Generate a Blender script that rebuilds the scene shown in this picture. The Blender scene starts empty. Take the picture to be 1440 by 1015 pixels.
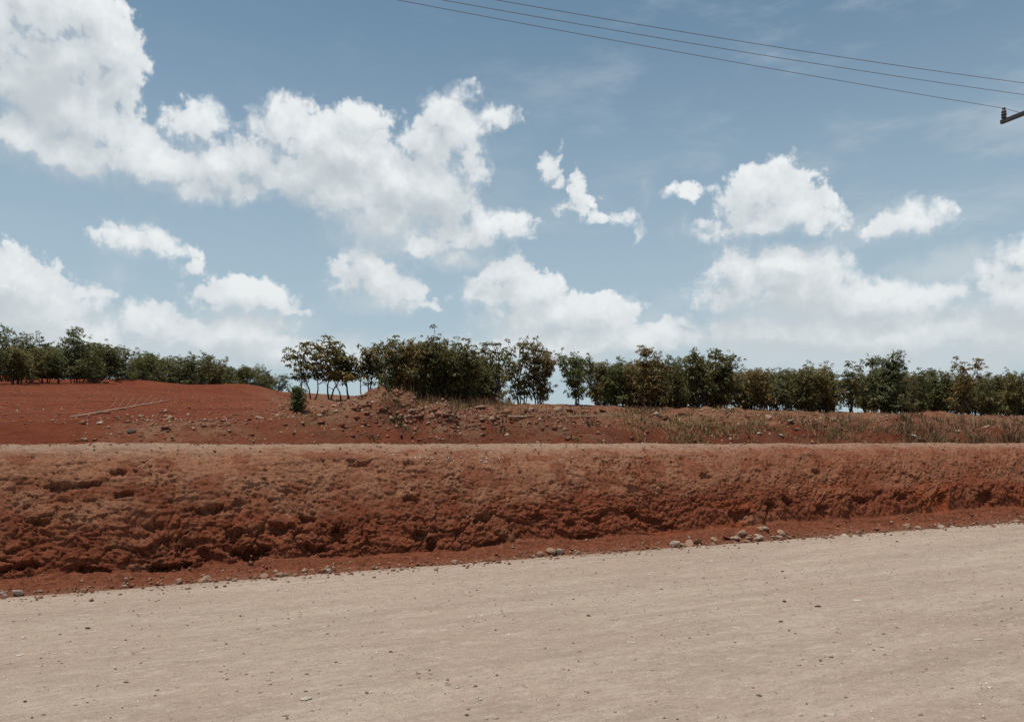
import bpy, math, random
import numpy as np
from mathutils import Vector

R = math.radians
scene = bpy.context.scene
col = scene.collection
rng = np.random.default_rng(7)
random.seed(7)

# ------------------------------------------------------------------ camera geometry (pixels of the 1440 x 1015 photo)
F, CX, HOR = 1130.0, 720.0, 622.0
EYE = 1.7
CA, SA = 0.891, 0.454            # road direction = (CA, SA); away-from-road normal = (-SA, CA)
EDGE = 10.4                      # distance from the camera to the road edge


def su(x, y):
    return x * CA + y * SA, -x * SA + y * CA - EDGE


def xy(s, u):
    p = u + EDGE
    return s * CA - p * SA, s * SA + p * CA


# ------------------------------------------------------------------ numpy noise
_perm = np.random.default_rng(3).permutation(4096)
_g = np.random.default_rng(5).uniform(0, 2 * math.pi, 4096)
_gx, _gy = np.cos(_g), np.sin(_g)
_r1 = np.random.default_rng(11).random(4096)
_r2 = np.random.default_rng(12).random(4096)
_r3 = np.random.default_rng(13).random(4096)


def _h(i, j):
    return _perm[(_perm[i & 4095] + j * 57) & 4095]


def perlin(x, y):
    xi = np.floor(x).astype(np.int64); yi = np.floor(y).astype(np.int64)
    fx = x - xi; fy = y - yi
    u = fx * fx * fx * (fx * (fx * 6 - 15) + 10); v = fy * fy * fy * (fy * (fy * 6 - 15) + 10)

    def g(i, j, dx, dy):
        k = _h(i, j)
        return _gx[k] * dx + _gy[k] * dy
    a = g(xi, yi, fx, fy); b = g(xi + 1, yi, fx - 1, fy)
    c = g(xi, yi + 1, fx, fy - 1); d = g(xi + 1, yi + 1, fx - 1, fy - 1)
    return ((a * (1 - u) + b * u) * (1 - v) + (c * (1 - u) + d * u) * v) * 1.5


def fbm(x, y, oct=4, rough=0.5):
    t = 0; a = 1; n = 0
    for k in range(oct):
        t = t + a * perlin(x + 17.3 * k, y - 9.1 * k); n += a
        x = x * 2.03; y = y * 2.03; a *= rough
    return t / n


def voronoi(x, y):
    """F1, F2, cell random, offsets inside the cell"""
    xi = np.floor(x).astype(np.int64); yi = np.floor(y).astype(np.int64)
    f1 = np.full(x.shape, 9.0); f2 = np.full(x.shape, 9.0)
    rid = np.zeros(x.shape); dx1 = np.zeros(x.shape); dy1 = np.zeros(x.shape)
    for i in (-1, 0, 1):
        for j in (-1, 0, 1):
            k = _h(xi + i, yi + j)
            px = xi + i + 0.1 + 0.8 * _r1[k]; py = yi + j + 0.1 + 0.8 * _r2[k]
            dx = x - px; dy = y - py
            d = np.sqrt(dx * dx + dy * dy)
            n = d < f1
            f2 = np.where(n, f1, np.minimum(f2, d))
            rid = np.where(n, _r3[k], rid); dx1 = np.where(n, dx, dx1); dy1 = np.where(n, dy, dy1)
            f1 = np.where(n, d, f1)
    return f1, f2, rid, dx1, dy1


def sst(a, b, x):
    t = np.clip((x - a) / (b - a), 0, 1)
    return t * t * (3 - 2 * t)


# ------------------------------------------------------------------ terrain height
MOUNDS = []      # (x, y, rx, ry, h)


def base_h(x, y):
    s, u = su(x, y)
    right = np.interp(u, [-30, 0.3, 1.2, 2.5, 3.5, 4.5, 7, 8.8, 14, 20, 25.6, 29, 34, 60, 200, 1500],
                      [-0.6, -0.6, -0.3, 0.9, 1.25, 1.38, 1.50, 2.12, 2.55, 3.1, 3.55, 3.62, 3.45, 2.6, -2, -30])
    left = np.interp(u, [-30, 0.3, 1.2, 2.5, 3.5, 4.5, 6, 9, 14, 20, 25.6, 30, 45, 113, 300, 1500],
                     [-0.6, -0.6, -0.3, 0.9, 1.25, 1.38, 1.52, 1.95, 2.4, 3.0, 3.55, 3.85, 5.3, 8.9, 11, 4])
    L = sst(-7, -21, x)
    z = right * (1 - L) + left * L
    # spoil ridge along the far side of the red field
    ax, ay, bx, by = -40.0, 40.5, -17.0, 62.0
    lx, ly = bx - ax, by - ay; ll = math.hypot(lx, ly)
    t = np.clip(((x - ax) * lx + (y - ay) * ly) / ll / ll, 0, 1)
    d = np.hypot(x - ax - t * lx, y - ay - t * ly)
    z = z + 0.42 * np.exp(-(d / 1.5) ** 2) * (0.75 + 0.25 * np.sin(t * 23))
    return z


def ground_h(x, y):
    x = np.asarray(x, float); y = np.asarray(y, float)
    s, u = su(x, y)
    z = base_h(x, y)
    q = x / np.maximum(y, 1)
    rough = sst(-0.36, -0.24, q + 0.03 * fbm(s / 2, u / 2, 2))
    m1 = sst(4.5, 7.5, u) * (1 - sst(36, 50, u))
    nb = fbm(s / 3.1, u / 2.2, 4)
    z = z + m1 * rough * (0.34 * np.maximum(nb, -0.15) + 0.14 * np.abs(fbm(s / 0.9, u / 0.7, 3)))
    # churned strip just behind the bank
    st = sst(5, 6.5, u) * (1 - sst(9, 12, u))
    f1, f2, rid, dx, dy = voronoi(s / 0.55 + 0.4 * fbm(s, u, 2), u / 0.5)
    z = z + st * (0.25 + 0.75 * rough) * (0.20 * (rid - 0.4) * (1 - f1)) + st * (0.3 + 0.7 * rough) * 0.16 * fbm(s / 0.7, u / 0.5, 4)
    # wheel furrows and clods on the left field
    lf = (1 - rough) * sst(6, 9, u) * (1 - sst(60, 90, u))
    z = z + lf * (0.025 * fbm(s / 0.7, u / 0.5, 3) + 0.06 * fbm(s / 6, u / 2.5, 2))
    for (mx, my, rx, ry, h) in MOUNDS:
        dd = ((x - mx) / rx) ** 2 + ((y - my) / ry) ** 2
        w = np.exp(-dd * 1.2)
        z = z + h * w * (1 + 0.35 * fbm(x / 0.5, y / 0.5, 3))
    return z


def hit(px, py, y0=12.0, y1=90.0):
    """first point of the ground along a photo pixel's ray"""
    Y = np.linspace(y0, y1, 3000)
    X = (px - CX) / F * Y
    Z = EYE + (HOR - py) / F * Y
    g = ground_h(X, Y)
    k = np.argmax(g >= Z)
    if g[k] < Z[k]:
        k = int(np.argmin(Z - g))
    return float(X[k]), float(Y[k]), float(g[k])


def mound_at(px, py, wpx, dpt, h):
    X, Y, Z = hit(px, py)
    return (X, Y, wpx / F * Y, dpt, h)


_m = [mound_at(537, 588, 52, 1.4, 0.52), mound_at(575, 590, 40, 1.2, 0.35), mound_at(500, 588, 34, 1.1, 0.15), mound_at(610, 586, 40, 1.2, 0.30), mound_at(690, 588, 60, 1.2, 0.28),
      mound_at(845, 586, 34, 1.0, 0.3), mound_at(950, 590, 60, 1.2, 0.28), mound_at(1040, 592, 40, 1.3, 0.25),
      mound_at(1215, 592, 38, 1.3, 0.25), mound_at(1150, 600, 50, 1.0, 0.25), mound_at(1300, 600, 50, 1.2, 0.2),
      mound_at(220, 612, 60, 0.8, 0.16), mound_at(300, 606, 50, 0.8, 0.14), mound_at(790, 582, 34, 1.0, 0.25)]
_rm = random.Random(17)
for _ in range(22):
    _m.append(mound_at(*( (lambda x: (x, _rm.uniform(596, 606) if 640 < x < 890 else _rm.uniform(584, 604)))(_rm.uniform(580, 1440)) ), _rm.uniform(14, 44), _rm.uniform(0.5, 1.1), _rm.uniform(0.12, 0.30)))
MOUNDS = _m


# ------------------------------------------------------------------ node helpers
class NT:
    def __init__(self, tree):
        self.t = tree; self.n = tree.nodes; self.l = tree.links

    def add(self, typ, **kw):
        nd = self.n.new(typ)
        for k, v in kw.items():
            setattr(nd, k, v)
        return nd

    def link(self, a, b):
        self.l.new(a, b)

    def put(self, sock, v):
        if hasattr(v, 'is_linked') or isinstance(v, bpy.types.NodeSocket):
            self.l.new(v, sock)
        else:
            sock.default_value = v

    def math(self, op, a, b=None, c=None, clamp=False):
        nd = self.add('ShaderNodeMath', operation=op, use_clamp=clamp)
        self.put(nd.inputs[0], a)
        if b is not None: self.put(nd.inputs[1], b)
        if c is not None: self.put(nd.inputs[2], c)
        return nd.outputs[0]

    def vmath(self, op, a, b=None, c=None):
        nd = self.add('ShaderNodeVectorMath', operation=op)
        self.put(nd.inputs[0], a)
        if b is not None: self.put(nd.inputs[1], b)
        if c is not None: self.put(nd.inputs[2], c)
        return nd.outputs['Value'] if op in ('LENGTH', 'DOT_PRODUCT', 'DISTANCE') else nd.outputs[0]

    def noise(self, vec, scale, detail=4, rough=0.55, dim='3D', out='Fac'):
        nd = self.add('ShaderNodeTexNoise', noise_dimensions=dim)
        if vec is not None: self.l.new(vec, nd.inputs['Vector'])
        nd.inputs['Scale'].default_value = scale; nd.inputs['Detail'].default_value = detail
        nd.inputs['Roughness'].default_value = rough
        return nd.outputs[0 if out == 'Fac' else 1]

    def mix(self, f, a, b, blend='MIX'):
        nd = self.add('ShaderNodeMix', data_type='RGBA', blend_type=blend)
        self.put(nd.inputs[0], f)
        for s_, v in ((nd.inputs[6], a), (nd.inputs[7], b)):
            if isinstance(v, tuple) and len(v) == 3: v = v + (1,)
            self.put(s_, v)
        return nd.outputs[2]

    def ramp(self, v, a, b, lo=0.0, hi=1.0, smooth=True):
        nd = self.add('ShaderNodeMapRange', interpolation_type='SMOOTHSTEP' if smooth else 'LINEAR', clamp=True)
        self.put(nd.inputs[0], v)
        for k, x in enumerate((a, b, lo, hi)):
            nd.inputs[k + 1].default_value = x
        return nd.outputs[0]

    def mapping(self, vec, scale=(1, 1, 1), rot=(0, 0, 0)):
        nd = self.add('ShaderNodeMapping')
        self.l.new(vec, nd.inputs[0])
        nd.inputs['Rotation'].default_value = rot; nd.inputs['Scale'].default_value = scale
        return nd.outputs[0]


def new_mat(name, spec=0.2, rough=0.95):
    m = bpy.data.materials.new(name); m.use_nodes = True
    t = NT(m.node_tree)
    b = m.node_tree.nodes['Principled BSDF']
    b.inputs['Roughness'].default_value = rough
    b.inputs['Specular IOR Level'].default_value = spec
    return m, t, b


def bump(t, b, h, strength, dist):
    nd = t.add('ShaderNodeBump')
    nd.inputs['Strength'].default_value = strength; nd.inputs['Distance'].default_value = dist
    t.link(h, nd.inputs['Height']); t.link(nd.outputs[0], b.inputs['Normal'])
    return nd


def attr(t, name):
    nd = t.add('ShaderNodeAttribute', attribute_name=name)
    return nd.outputs['Fac']


# ------------------------------------------------------------------ materials
def mat_bank():
    m, t, b = new_mat('bank_soil', 0.08, 1.0)
    P = t.add('ShaderNodeNewGeometry').outputs['Position']
    crust = attr(t, 'crust'); loose = attr(t, 'loose'); pale = attr(t, 'pale'); wt = attr(t, 'red')
    n1 = t.noise(P, 2.3, 8, 0.66); n2 = t.noise(P, 11, 8, 0.7); n3 = t.noise(P, 60, 5, 0.7)
    k1 = t.ramp(n1, 0.3, 0.7); k2 = t.ramp(n2, 0.3, 0.72)
    red = t.mix(k2, (0.155, 0.042, 0.020), (0.255, 0.080, 0.040))
    red = t.mix(wt, red, (0.28, 0.070, 0.026))
    cr = t.mix(k2, (0.240, 0.106, 0.058), (0.375, 0.187, 0.112))
    cr = t.mix(t.math('MULTIPLY', k1, 0.5), cr, (0.33, 0.145, 0.077))
    c = t.mix(crust, red, cr)
    lo = t.mix(k2, (0.140, 0.042, 0.021), (0.250, 0.088, 0.046))
    c = t.mix(loose, c, lo)
    pc = t.mix(k2, (0.30, 0.20, 0.135), (0.43, 0.315, 0.225))
    c = t.mix(pale, c, pc)
    n4 = t.noise(P, 26, 6, 0.75)
    c = t.mix(t.ramp(n3, 0.45, 0.62, 0.0, 0.5), c, t.mix(0.6, c, (0.09, 0.024, 0.012)))
    c = t.mix(t.ramp(n4, 0.52, 0.68, 0.0, 0.55), c, t.mix(0.55, c, (0.10, 0.026, 0.013)))
    c = t.mix(t.ramp(n4, 0.46, 0.30, 0.0, 0.40), c, (0.39, 0.195, 0.122))
    t.link(c, b.inputs['Base Color'])
    h = t.math('ADD', t.math('MULTIPLY', n2, 0.8), t.math('MULTIPLY', n3, 0.5))
    bump(t, b, h, 1.0, 0.04)
    return m


def mat_field():
    m, t, b = new_mat('field_soil', 0.08, 1.0)
    P = t.add('ShaderNodeNewGeometry').outputs['Position']
    dry = attr(t, 'dry')
    n1 = t.noise(P, 0.35, 6, 0.6); n2 = t.noise(P, 2.6, 7, 0.68); n3 = t.noise(P, 14, 5, 0.7)
    red = t.mix(t.ramp(n2, 0.32, 0.7), (0.115, 0.027, 0.012), (0.210, 0.053, 0.023))
    red = t.mix(t.ramp(n1, 0.4, 0.62, 0, 0.6), red, (0.200, 0.058, 0.026))
    fu = t.noise(t.mapping(t.mapping(P, (1, 1, 1), (0, 0, -math.atan2(SA, CA))), (0.12, 1.0, 1.0)), 1.1, 6, 0.65)
    red = t.mix(t.ramp(fu, 0.50, 0.66, 0, 0.55), red, (0.105, 0.027, 0.013))
    red = t.mix(t.ramp(fu, 0.42, 0.28, 0, 0.45), red, (0.235, 0.085, 0.045))
    dr = t.mix(t.ramp(n3, 0.3, 0.7), (0.145, 0.075, 0.042), (0.30, 0.185, 0.115))
    f = t.math('MULTIPLY', dry, t.ramp(t.math('ADD', t.math('MULTIPLY', n2, 0.6), t.math('MULTIPLY', n3, 0.4)), 0.36, 0.60))
    red = t.mix(t.math('MULTIPLY', attr(t, 'churn_shade'), t.ramp(n2, 0.30, 0.62)), red, t.mix(t.ramp(n3, 0.35, 0.65), (0.060, 0.018, 0.010), (0.115, 0.036, 0.020)))  # darker soil colour stands in for shade on the churned slope
    c = t.mix(f, red, dr)
    c = t.mix(t.ramp(n3, 0.42, 0.66, 0, 0.4), c, t.mix(0.5, c, (0.07, 0.02, 0.012)))
    t.link(c, b.inputs['Base Color'])
    bump(t, b, t.math('ADD', n2, t.math('MULTIPLY', n3, 0.6)), 0.8, 0.10)
    return m


def mat_road():
    m, t, b = new_mat('road_dirt', 0.12, 0.95)
    P = t.add('ShaderNodeNewGeometry').outputs['Position']
    rot = (0, 0, -math.atan2(SA, CA))
    V = t.mapping(P, (1, 1, 1), rot)
    st = t.mapping(V, (0.13, 1.0, 1.0))
    n1 = t.noise(st, 1.6, 8, 0.72); n2 = t.noise(st, 9, 6, 0.68); n0 = t.noise(V, 0.5, 4, 0.55)
    nf = t.noise(V, 42, 5, 0.75); ng = t.noise(V, 130, 3, 0.7)
    c = t.mix(t.ramp(n1, 0.33, 0.67), (0.336, 0.246, 0.185), (0.434, 0.333, 0.257))
    c = t.mix(t.ramp(n0, 0.45, 0.68, 0, 0.7), c, (0.385, 0.274, 0.208))
    c = t.mix(t.ramp(n2, 0.55, 0.75, 0, 0.5), c, (0.46, 0.385, 0.300))
    c = t.mix(t.ramp(nf, 0.49, 0.68, 0, 0.8), c, (0.25, 0.195, 0.15))
    c = t.mix(t.ramp(nf, 0.46, 0.25, 0, 0.5), c, (0.475, 0.40, 0.315))
    vo = t.add('ShaderNodeTexVoronoi'); vo.inputs['Scale'].default_value = 55
    t.link(V, vo.inputs['Vector'])
    sp = t.add('ShaderNodeSeparateColor'); t.link(vo.outputs['Color'], sp.inputs[0])
    spk = t.math('MULTIPLY', t.ramp(vo.outputs['Distance'], 0.42, 0.25), t.ramp(sp.outputs[0], 0.84, 0.87))
    c = t.mix(t.math('MULTIPLY', spk, 0.75), c, t.mix(sp.outputs[1], (0.17, 0.125, 0.095), (0.62, 0.56, 0.47)))
    # red soil washed and kicked onto the edge
    uu_ = t.math('SUBTRACT', t.vmath('DOT_PRODUCT', P, (-SA, CA, 0)), EDGE)
    ed = t.ramp(t.math('ADD', uu_, t.math('MULTIPLY_ADD', t.noise(V, 2.2, 6, 0.7), 1.3, -0.75)), -0.35, 0.10)
    c = t.mix(t.math('MULTIPLY', ed, 0.75), c, (0.27, 0.125, 0.075))
    pt = t.noise(t.mapping(V, (0.35, 1.0, 1.0)), 3.2, 7, 0.75)
    c = t.mix(t.ramp(pt, 0.52, 0.68, 0, 0.42), c, (0.285, 0.215, 0.162))
    p2 = t.noise(t.mapping(V, (0.45, 1.0, 1.0)), 17, 5, 0.75)
    c = t.mix(t.ramp(p2, 0.52, 0.66, 0, 0.6), c, (0.265, 0.205, 0.158))
    c = t.mix(t.ramp(p2, 0.47, 0.34, 0, 0.5), c, (0.52, 0.43, 0.35))
    c = t.mix(t.ramp(pt, 0.46, 0.34, 0, 0.40), c, (0.49, 0.395, 0.315))
    t.link(c, b.inputs['Base Color'])
    h = t.math('ADD', t.math('ADD', t.math('MULTIPLY', nf, 0.7), t.math('MULTIPLY', ng, 0.35)), t.math('MULTIPLY', n2, 0.5))
    bump(t, b, h, 0.75, 0.022)
    return m


def mat_stone(name, a, c2, dust=(0.30, 0.14, 0.085)):
    m, t, b = new_mat(name, 0.05, 0.95)
    tc = t.add('ShaderNodeTexCoord').outputs['Object']
    oi = t.add('ShaderNodeObjectInfo').outputs['Random']
    n = t.noise(t.vmath('ADD', tc, t.vmath('MULTIPLY', t.add('ShaderNodeObjectInfo').outputs['Location'], (3, 3, 3))), 14, 6, 0.65)
    c = t.mix(t.ramp(n, 0.3, 0.7), a, c2)
    c = t.mix(t.math('MULTIPLY', oi, 0.55), c, dust)
    t.link(c, b.inputs['Base Color'])
    bump(t, b, n, 0.6, 0.02)
    return m


def mat_island(name, c1, c2, c3, rough=0.9, spec=0.15, obj_color=False, trans=0.0, tcol=(0.1, 0.14, 0.03)):
    """one colour per loose piece, from three"""
    m, t, b = new_mat(name, spec, rough)
    r = t.add('ShaderNodeNewGeometry').outputs['Random Per Island']
    c = t.mix(t.ramp(r, 0.0, 0.6, smooth=False), c1, c2)
    c = t.mix(t.ramp(r, 0.70, 1.0, smooth=False), c, c3)
    if obj_color:
        oc = t.add('ShaderNodeObjectInfo').outputs['Color']
        c = t.mix(1.0, c, oc, 'MULTIPLY')
    t.link(c, b.inputs['Base Color'])
    if trans:
        out = m.node_tree.nodes['Material Output']
        tr = t.add('ShaderNodeBsdfTranslucent')
        tr.inputs[0].default_value = tcol + (1,)
        ms = t.add('ShaderNodeMixShader'); ms.inputs[0].default_value = trans
        t.link(b.outputs[0], ms.inputs[1]); t.link(tr.outputs[0], ms.inputs[2]); t.link(ms.outputs[0], out.inputs[0])
    return m


def mat_plain(name, a, c2, scale=8, rough=0.85, spec=0.2, stretch=(1, 1, 1)):
    m, t, b = new_mat(name, spec, rough)
    tc = t.mapping(t.add('ShaderNodeTexCoord').outputs['Object'], stretch)
    n = t.noise(tc, scale, 6, 0.65)
    t.link(t.mix(t.ramp(n, 0.3, 0.7), a, c2), b.inputs['Base Color'])
    bump(t, b, n, 0.5, 0.02)
    return m


M = dict(
    bank=mat_bank(), field=mat_field(), road=mat_road(),
    stone=mat_stone('tan_stone', (0.24, 0.155, 0.105), (0.38, 0.27, 0.19)),
    grey_stone=mat_stone('grey_stone', (0.25, 0.20, 0.155), (0.42, 0.355, 0.285), (0.34, 0.23, 0.16)),
    white_stone=mat_stone('white_stone', (0.46, 0.40, 0.32), (0.66, 0.60, 0.50), (0.44, 0.35, 0.27)),
    dark_stone=mat_stone('dark_stone', (0.075, 0.055, 0.045), (0.15, 0.11, 0.085), (0.14, 0.10, 0.075)),
    red_clod=mat_stone('red_clod', (0.13, 0.042, 0.022), (0.22, 0.085, 0.048), (0.26, 0.14, 0.085)),
    rubble=mat_island('rubble_soil', (0.17, 0.060, 0.034), (0.24, 0.115, 0.07), (0.38, 0.26, 0.18)),
    gravel=mat_island('gravel_stone', (0.15, 0.105, 0.08), (0.40, 0.31, 0.23), (0.66, 0.60, 0.5)),
    leaf=mat_island('leaf', (0.074, 0.082, 0.034), (0.142, 0.130, 0.054), (0.260, 0.175, 0.090), 0.55, 0.25, True, 0.30, (0.17, 0.16, 0.04)),
    bark=mat_plain('bark', (0.050, 0.035, 0.026), (0.125, 0.090, 0.066), 12, 0.9, 0.1, (1, 1, 0.25)),
    grass=mat_island('dry_grass', (0.23, 0.135, 0.065), (0.31, 0.20, 0.105), (0.16, 0.12, 0.055), 0.8, 0.15, False, 0.15, (0.3, 0.2, 0.08)),
    green_grass=mat_island('green_grass', (0.07, 0.105, 0.026), (0.12, 0.145, 0.045), (0.2, 0.16, 0.07), 0.8, 0.15, False, 0.15, (0.12, 0.16, 0.04)),
    weed=mat_island('weed_leaf', (0.06, 0.062, 0.026), (0.11, 0.090, 0.042), (0.17, 0.11, 0.055), 0.8, 0.15, False, 0.15, (0.1, 0.1, 0.03)),
    dead=mat_island('dead_twig', (0.11, 0.055, 0.03), (0.17, 0.095, 0.05), (0.22, 0.14, 0.08), 0.9, 0.1),
    wood=mat_plain('weathered_wood', (0.36, 0.24, 0.15), (0.52, 0.39, 0.27), 6, 0.85, 0.2, (1, 1, 0.2)),
    pole=mat_plain('dark_pole_wood', (0.05, 0.038, 0.03), (0.10, 0.08, 0.065), 6, 0.85, 0.2, (1, 1, 0.2)),
    iron=mat_plain('dark_steel', (0.035, 0.033, 0.036), (0.06, 0.055, 0.055), 20, 0.6, 0.4),
    ceramic=mat_plain('brown_ceramic', (0.045, 0.025, 0.032), (0.07, 0.04, 0.045), 20, 0.3, 0.5),
    wire=mat_plain('aluminium_wire', (0.13, 0.12, 0.12), (0.18, 0.17, 0.165), 5, 0.6, 0.3),
)


# ------------------------------------------------------------------ mesh helpers
def mesh_np(name, verts, faces, mat, attrs=None, smooth=True):
    verts = np.asarray(verts, np.float32); faces = np.asarray(faces, np.int32)
    me = bpy.data.meshes.new(name)
    n = faces.shape[1]
    me.vertices.add(len(verts)); me.vertices.foreach_set('co', verts.ravel())
    me.loops.add(faces.size); me.loops.foreach_set('vertex_index', faces.ravel())
    me.polygons.add(len(faces)); me.polygons.foreach_set('loop_start', np.arange(0, faces.size, n, dtype=np.int32))
    me.update(calc_edges=True)
    if smooth:
        me.polygons.foreach_set('use_smooth', np.ones(len(faces), bool))
    if attrs:
        for k, v in attrs.items():
            a = me.attributes.new(k, 'FLOAT', 'POINT'); a.data.foreach_set('value', np.asarray(v, np.float32).ravel())
    me.materials.append(mat)
    return me


def grid_faces(nr, nc):
    i = np.arange(nr - 1)[:, None] * nc + np.arange(nc - 1)[None, :]
    i = i.ravel()
    return np.stack([i, i + 1, i + nc + 1, i + nc], 1)


def put(name, me, parent=None, loc=(0, 0, 0)):
    o = bpy.data.objects.new(name, me); col.objects.link(o)
    if parent is not None: o.parent = parent
    o.location = loc
    return o


def tag(o, label=None, cat=None, group=None, kind=None):
    if label: o['label'] = label
    if cat: o['category'] = cat
    if group: o['group'] = group
    if kind: o['kind'] = kind
    return o


class MB:
    """collects polygons"""
    def __init__(self): self.v = []; self.f = []

    def tube(self, pts, rad, n=6, cap=True):
        pts = [Vector(p) for p in pts]
        base = len(self.v)
        for i, p in enumerate(pts):
            d = (pts[min(i + 1, len(pts) - 1)] - pts[max(i - 1, 0)]).normalized()
            a = d.cross(Vector((0.3, 0.9, 0.1)) if abs(d.z) > 0.8 else Vector((0, 0, 1))).normalized()
            b = d.cross(a)
            r = rad[i] if hasattr(rad, '__len__') else rad
            for k in range(n):
                w = 2 * math.pi * k / n
                self.v.append(tuple(p + a * (r * math.cos(w)) + b * (r * math.sin(w))))
        for i in range(len(pts) - 1):
            for k in range(n):
                self.f.append((base + i * n + k, base + i * n + (k + 1) % n, base + (i + 1) * n + (k + 1) % n, base + (i + 1) * n + k))
        if cap:
            self.f.append(tuple(base + k for k in range(n))[::-1])
            e = base + (len(pts) - 1) * n
            self.f.append(tuple(e + k for k in range(n)))

    def lathe(self, prof, n=12, o=(0, 0, 0)):
        base = len(self.v)
        for (r, z) in prof:
            for k in range(n):
                w = 2 * math.pi * k / n
                self.v.append((o[0] + r * math.cos(w), o[1] + r * math.sin(w), o[2] + z))
        for i in range(len(prof) - 1):
            for k in range(n):
                self.f.append((base + i * n + k, base + i * n + (k + 1) % n, base + (i + 1) * n + (k + 1) % n, base + (i + 1) * n + k))
        self.f.append(tuple(base + k for k in range(n))[::-1])
        e = base + (len(prof) - 1) * n
        self.f.append(tuple(e + k for k in range(n)))

    def build(self, name, mat, smooth=True):
        me = bpy.data.meshes.new(name); me.from_pydata(self.v, [], self.f); me.update()
        if smooth:
            me.polygons.foreach_set('use_smooth', [True] * len(me.polygons))
        me.materials.append(mat)
        return me


def stone_mesh(name, seed, mat, flat=0.7, ang=0.35, sub=2):
    import bmesh
    r = np.random.default_rng(seed)
    bm = bmesh.new(); bmesh.ops.create_icosphere(bm, subdivisions=sub, radius=1.0)
    planes = [(Vector(r.normal(size=3)).normalized(), 0.55 + 0.4 * r.random()) for _ in range(9)]
    off = r.random(3) * 20
    for v in bm.verts:
        c = v.co.copy()
        for nrm, d in planes:
            k = c.dot(nrm)
            if k > d: c -= nrm * (k - d) * 0.9
        nn = float(perlin(np.array([c.x * 1.6 + off[0]]), np.array([c.y * 1.6 + c.z * 1.3 + off[1]]))[0])
        c *= 1 + ang * 0.5 * nn
        v.co = Vector((c.x * (1 + 0.25 * math.sin(seed)), c.y, c.z * flat))
    me = bpy.data.meshes.new(name); bm.to_mesh(me); bm.free()
    me.materials.append(mat)
    return me


# ------------------------------------------------------------------ ROAD
def spacing(lo, hi, fine_lo, fine_hi, step, grow=1.18, mx=60):
    a = list(np.arange(fine_lo, fine_hi, step))
    d = step; x = a[-1]
    while x < hi:
        d = min(d * grow, mx); x += d; a.append(x)
    d = step; x = a[0]; b = []
    while x > lo:
        d = min(d * grow, mx); x -= d; b.append(x)
    return np.array(b[::-1] + a)


def edge_wob(s):
    return 0.10 * perlin(s / 1.7, s * 0 + 3.3) + 0.05 * perlin(s / 0.4, s * 0 + 8.1)


def road_h(s, u):
    rut = 0.02 * perlin(u / 0.9 + 0.25 * perlin(s / 9, u * 0), s / 25) + 0.010 * fbm(s / 0.8, u / 0.35, 3)
    near = 1 - sst(0.0, 0.9, -u)
    crown = 0.012 * np.clip(-u, 0, 9) / 9
    return 0.02 + rut * (1 - 0.4 * near) + crown


S = spacing(-500, 700, -9, 30, 0.06); U = np.concatenate([spacing(-14, -10.8, -10.8, -0.3, 0.05), [0.25, 0.8]])
U = U[U > -14]
ss, uu = np.meshgrid(S, U, indexing='ij')
X, Y = xy(ss, uu)
Z = road_h(ss, uu) - 0.06 * sst(-0.05, 0.5, uu)
o = put('road', mesh_np('road', np.stack([X, Y, Z], -1).reshape(-1, 3), grid_faces(len(S), len(U))[:, ::-1], M['road']))
tag(o, 'pale tan dirt road of graded gravel in front of the red bank', 'road', kind='structure')

# ------------------------------------------------------------------ BANK
PROF = np.array([(-0.12, -0.05), (0.02, 0.03), (0.20, 0.05), (0.35, 0.095), (0.46, 0.145), (0.49, 0.24), (0.63, 0.54), (0.79, 0.85), (0.93, 1.09),
                 (1.08, 1.29), (1.28, 1.47), (1.52, 1.58), (1.88, 1.655), (2.35, 1.675), (3.0, 1.55), (4.2, 1.25)])
_seg = np.r_[0, np.cumsum(np.hypot(np.diff(PROF[:, 0]), np.diff(PROF[:, 1])))]
VF = np.concatenate([np.arange(0, _seg[-4], 0.0125), np.linspace(_seg[-4], _seg[-1], 40)])
SB = spacing(-500, 700, -5, 23, 0.0135, 1.15)
sv, vv = np.meshgrid(SB, VF, indexing='ij')
V_FOOT, V_TOP, V_SH = _seg[4], _seg[10], _seg[12]


def bank_base(s, v):
    pu = np.interp(v, _seg, PROF[:, 0]); pz = np.interp(v, _seg, PROF[:, 1])
    # the apron of fallen soil is taller to the right
    k = 1 + 0.9 * sst(3, 17, s) + 0.45 * perlin(s / 1.3, s * 0 + 1.1)
    ap = 1 - sst(V_FOOT * 0.9, V_FOOT * 2.4, v)
    pz = pz * (1 + (k - 1) * ap)
    return pu + edge_wob(s), pz


bu, bz = bank_base(sv, vv)
e = 0.01
bu2, bz2 = bank_base(sv, vv + e); du, dz = (bu2 - bu) / e, (bz2 - bz) / e
ln = np.hypot(du, dz) + 1e-6
nu, nz = -dz / ln, du / ln            # outward (towards the road) and up

rightness = sst(7.5, 12.5, sv + 0.8 * perlin(sv / 2, vv / 1.0))
ws = 0.16 * fbm(sv / 0.6, vv / 0.6 + 5, 3); wv = 0.10 * fbm(sv / 0.6 + 9, vv / 0.6, 3)


def lumps(s, v, a, b, seed):
    f1, f2, rid, dx, dy = voronoi(s / a + seed, v / b - seed)
    crack = np.exp(-(f2 - f1) / 0.04)
    return (rid - 0.5), dy, crack, f1, rid


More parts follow.
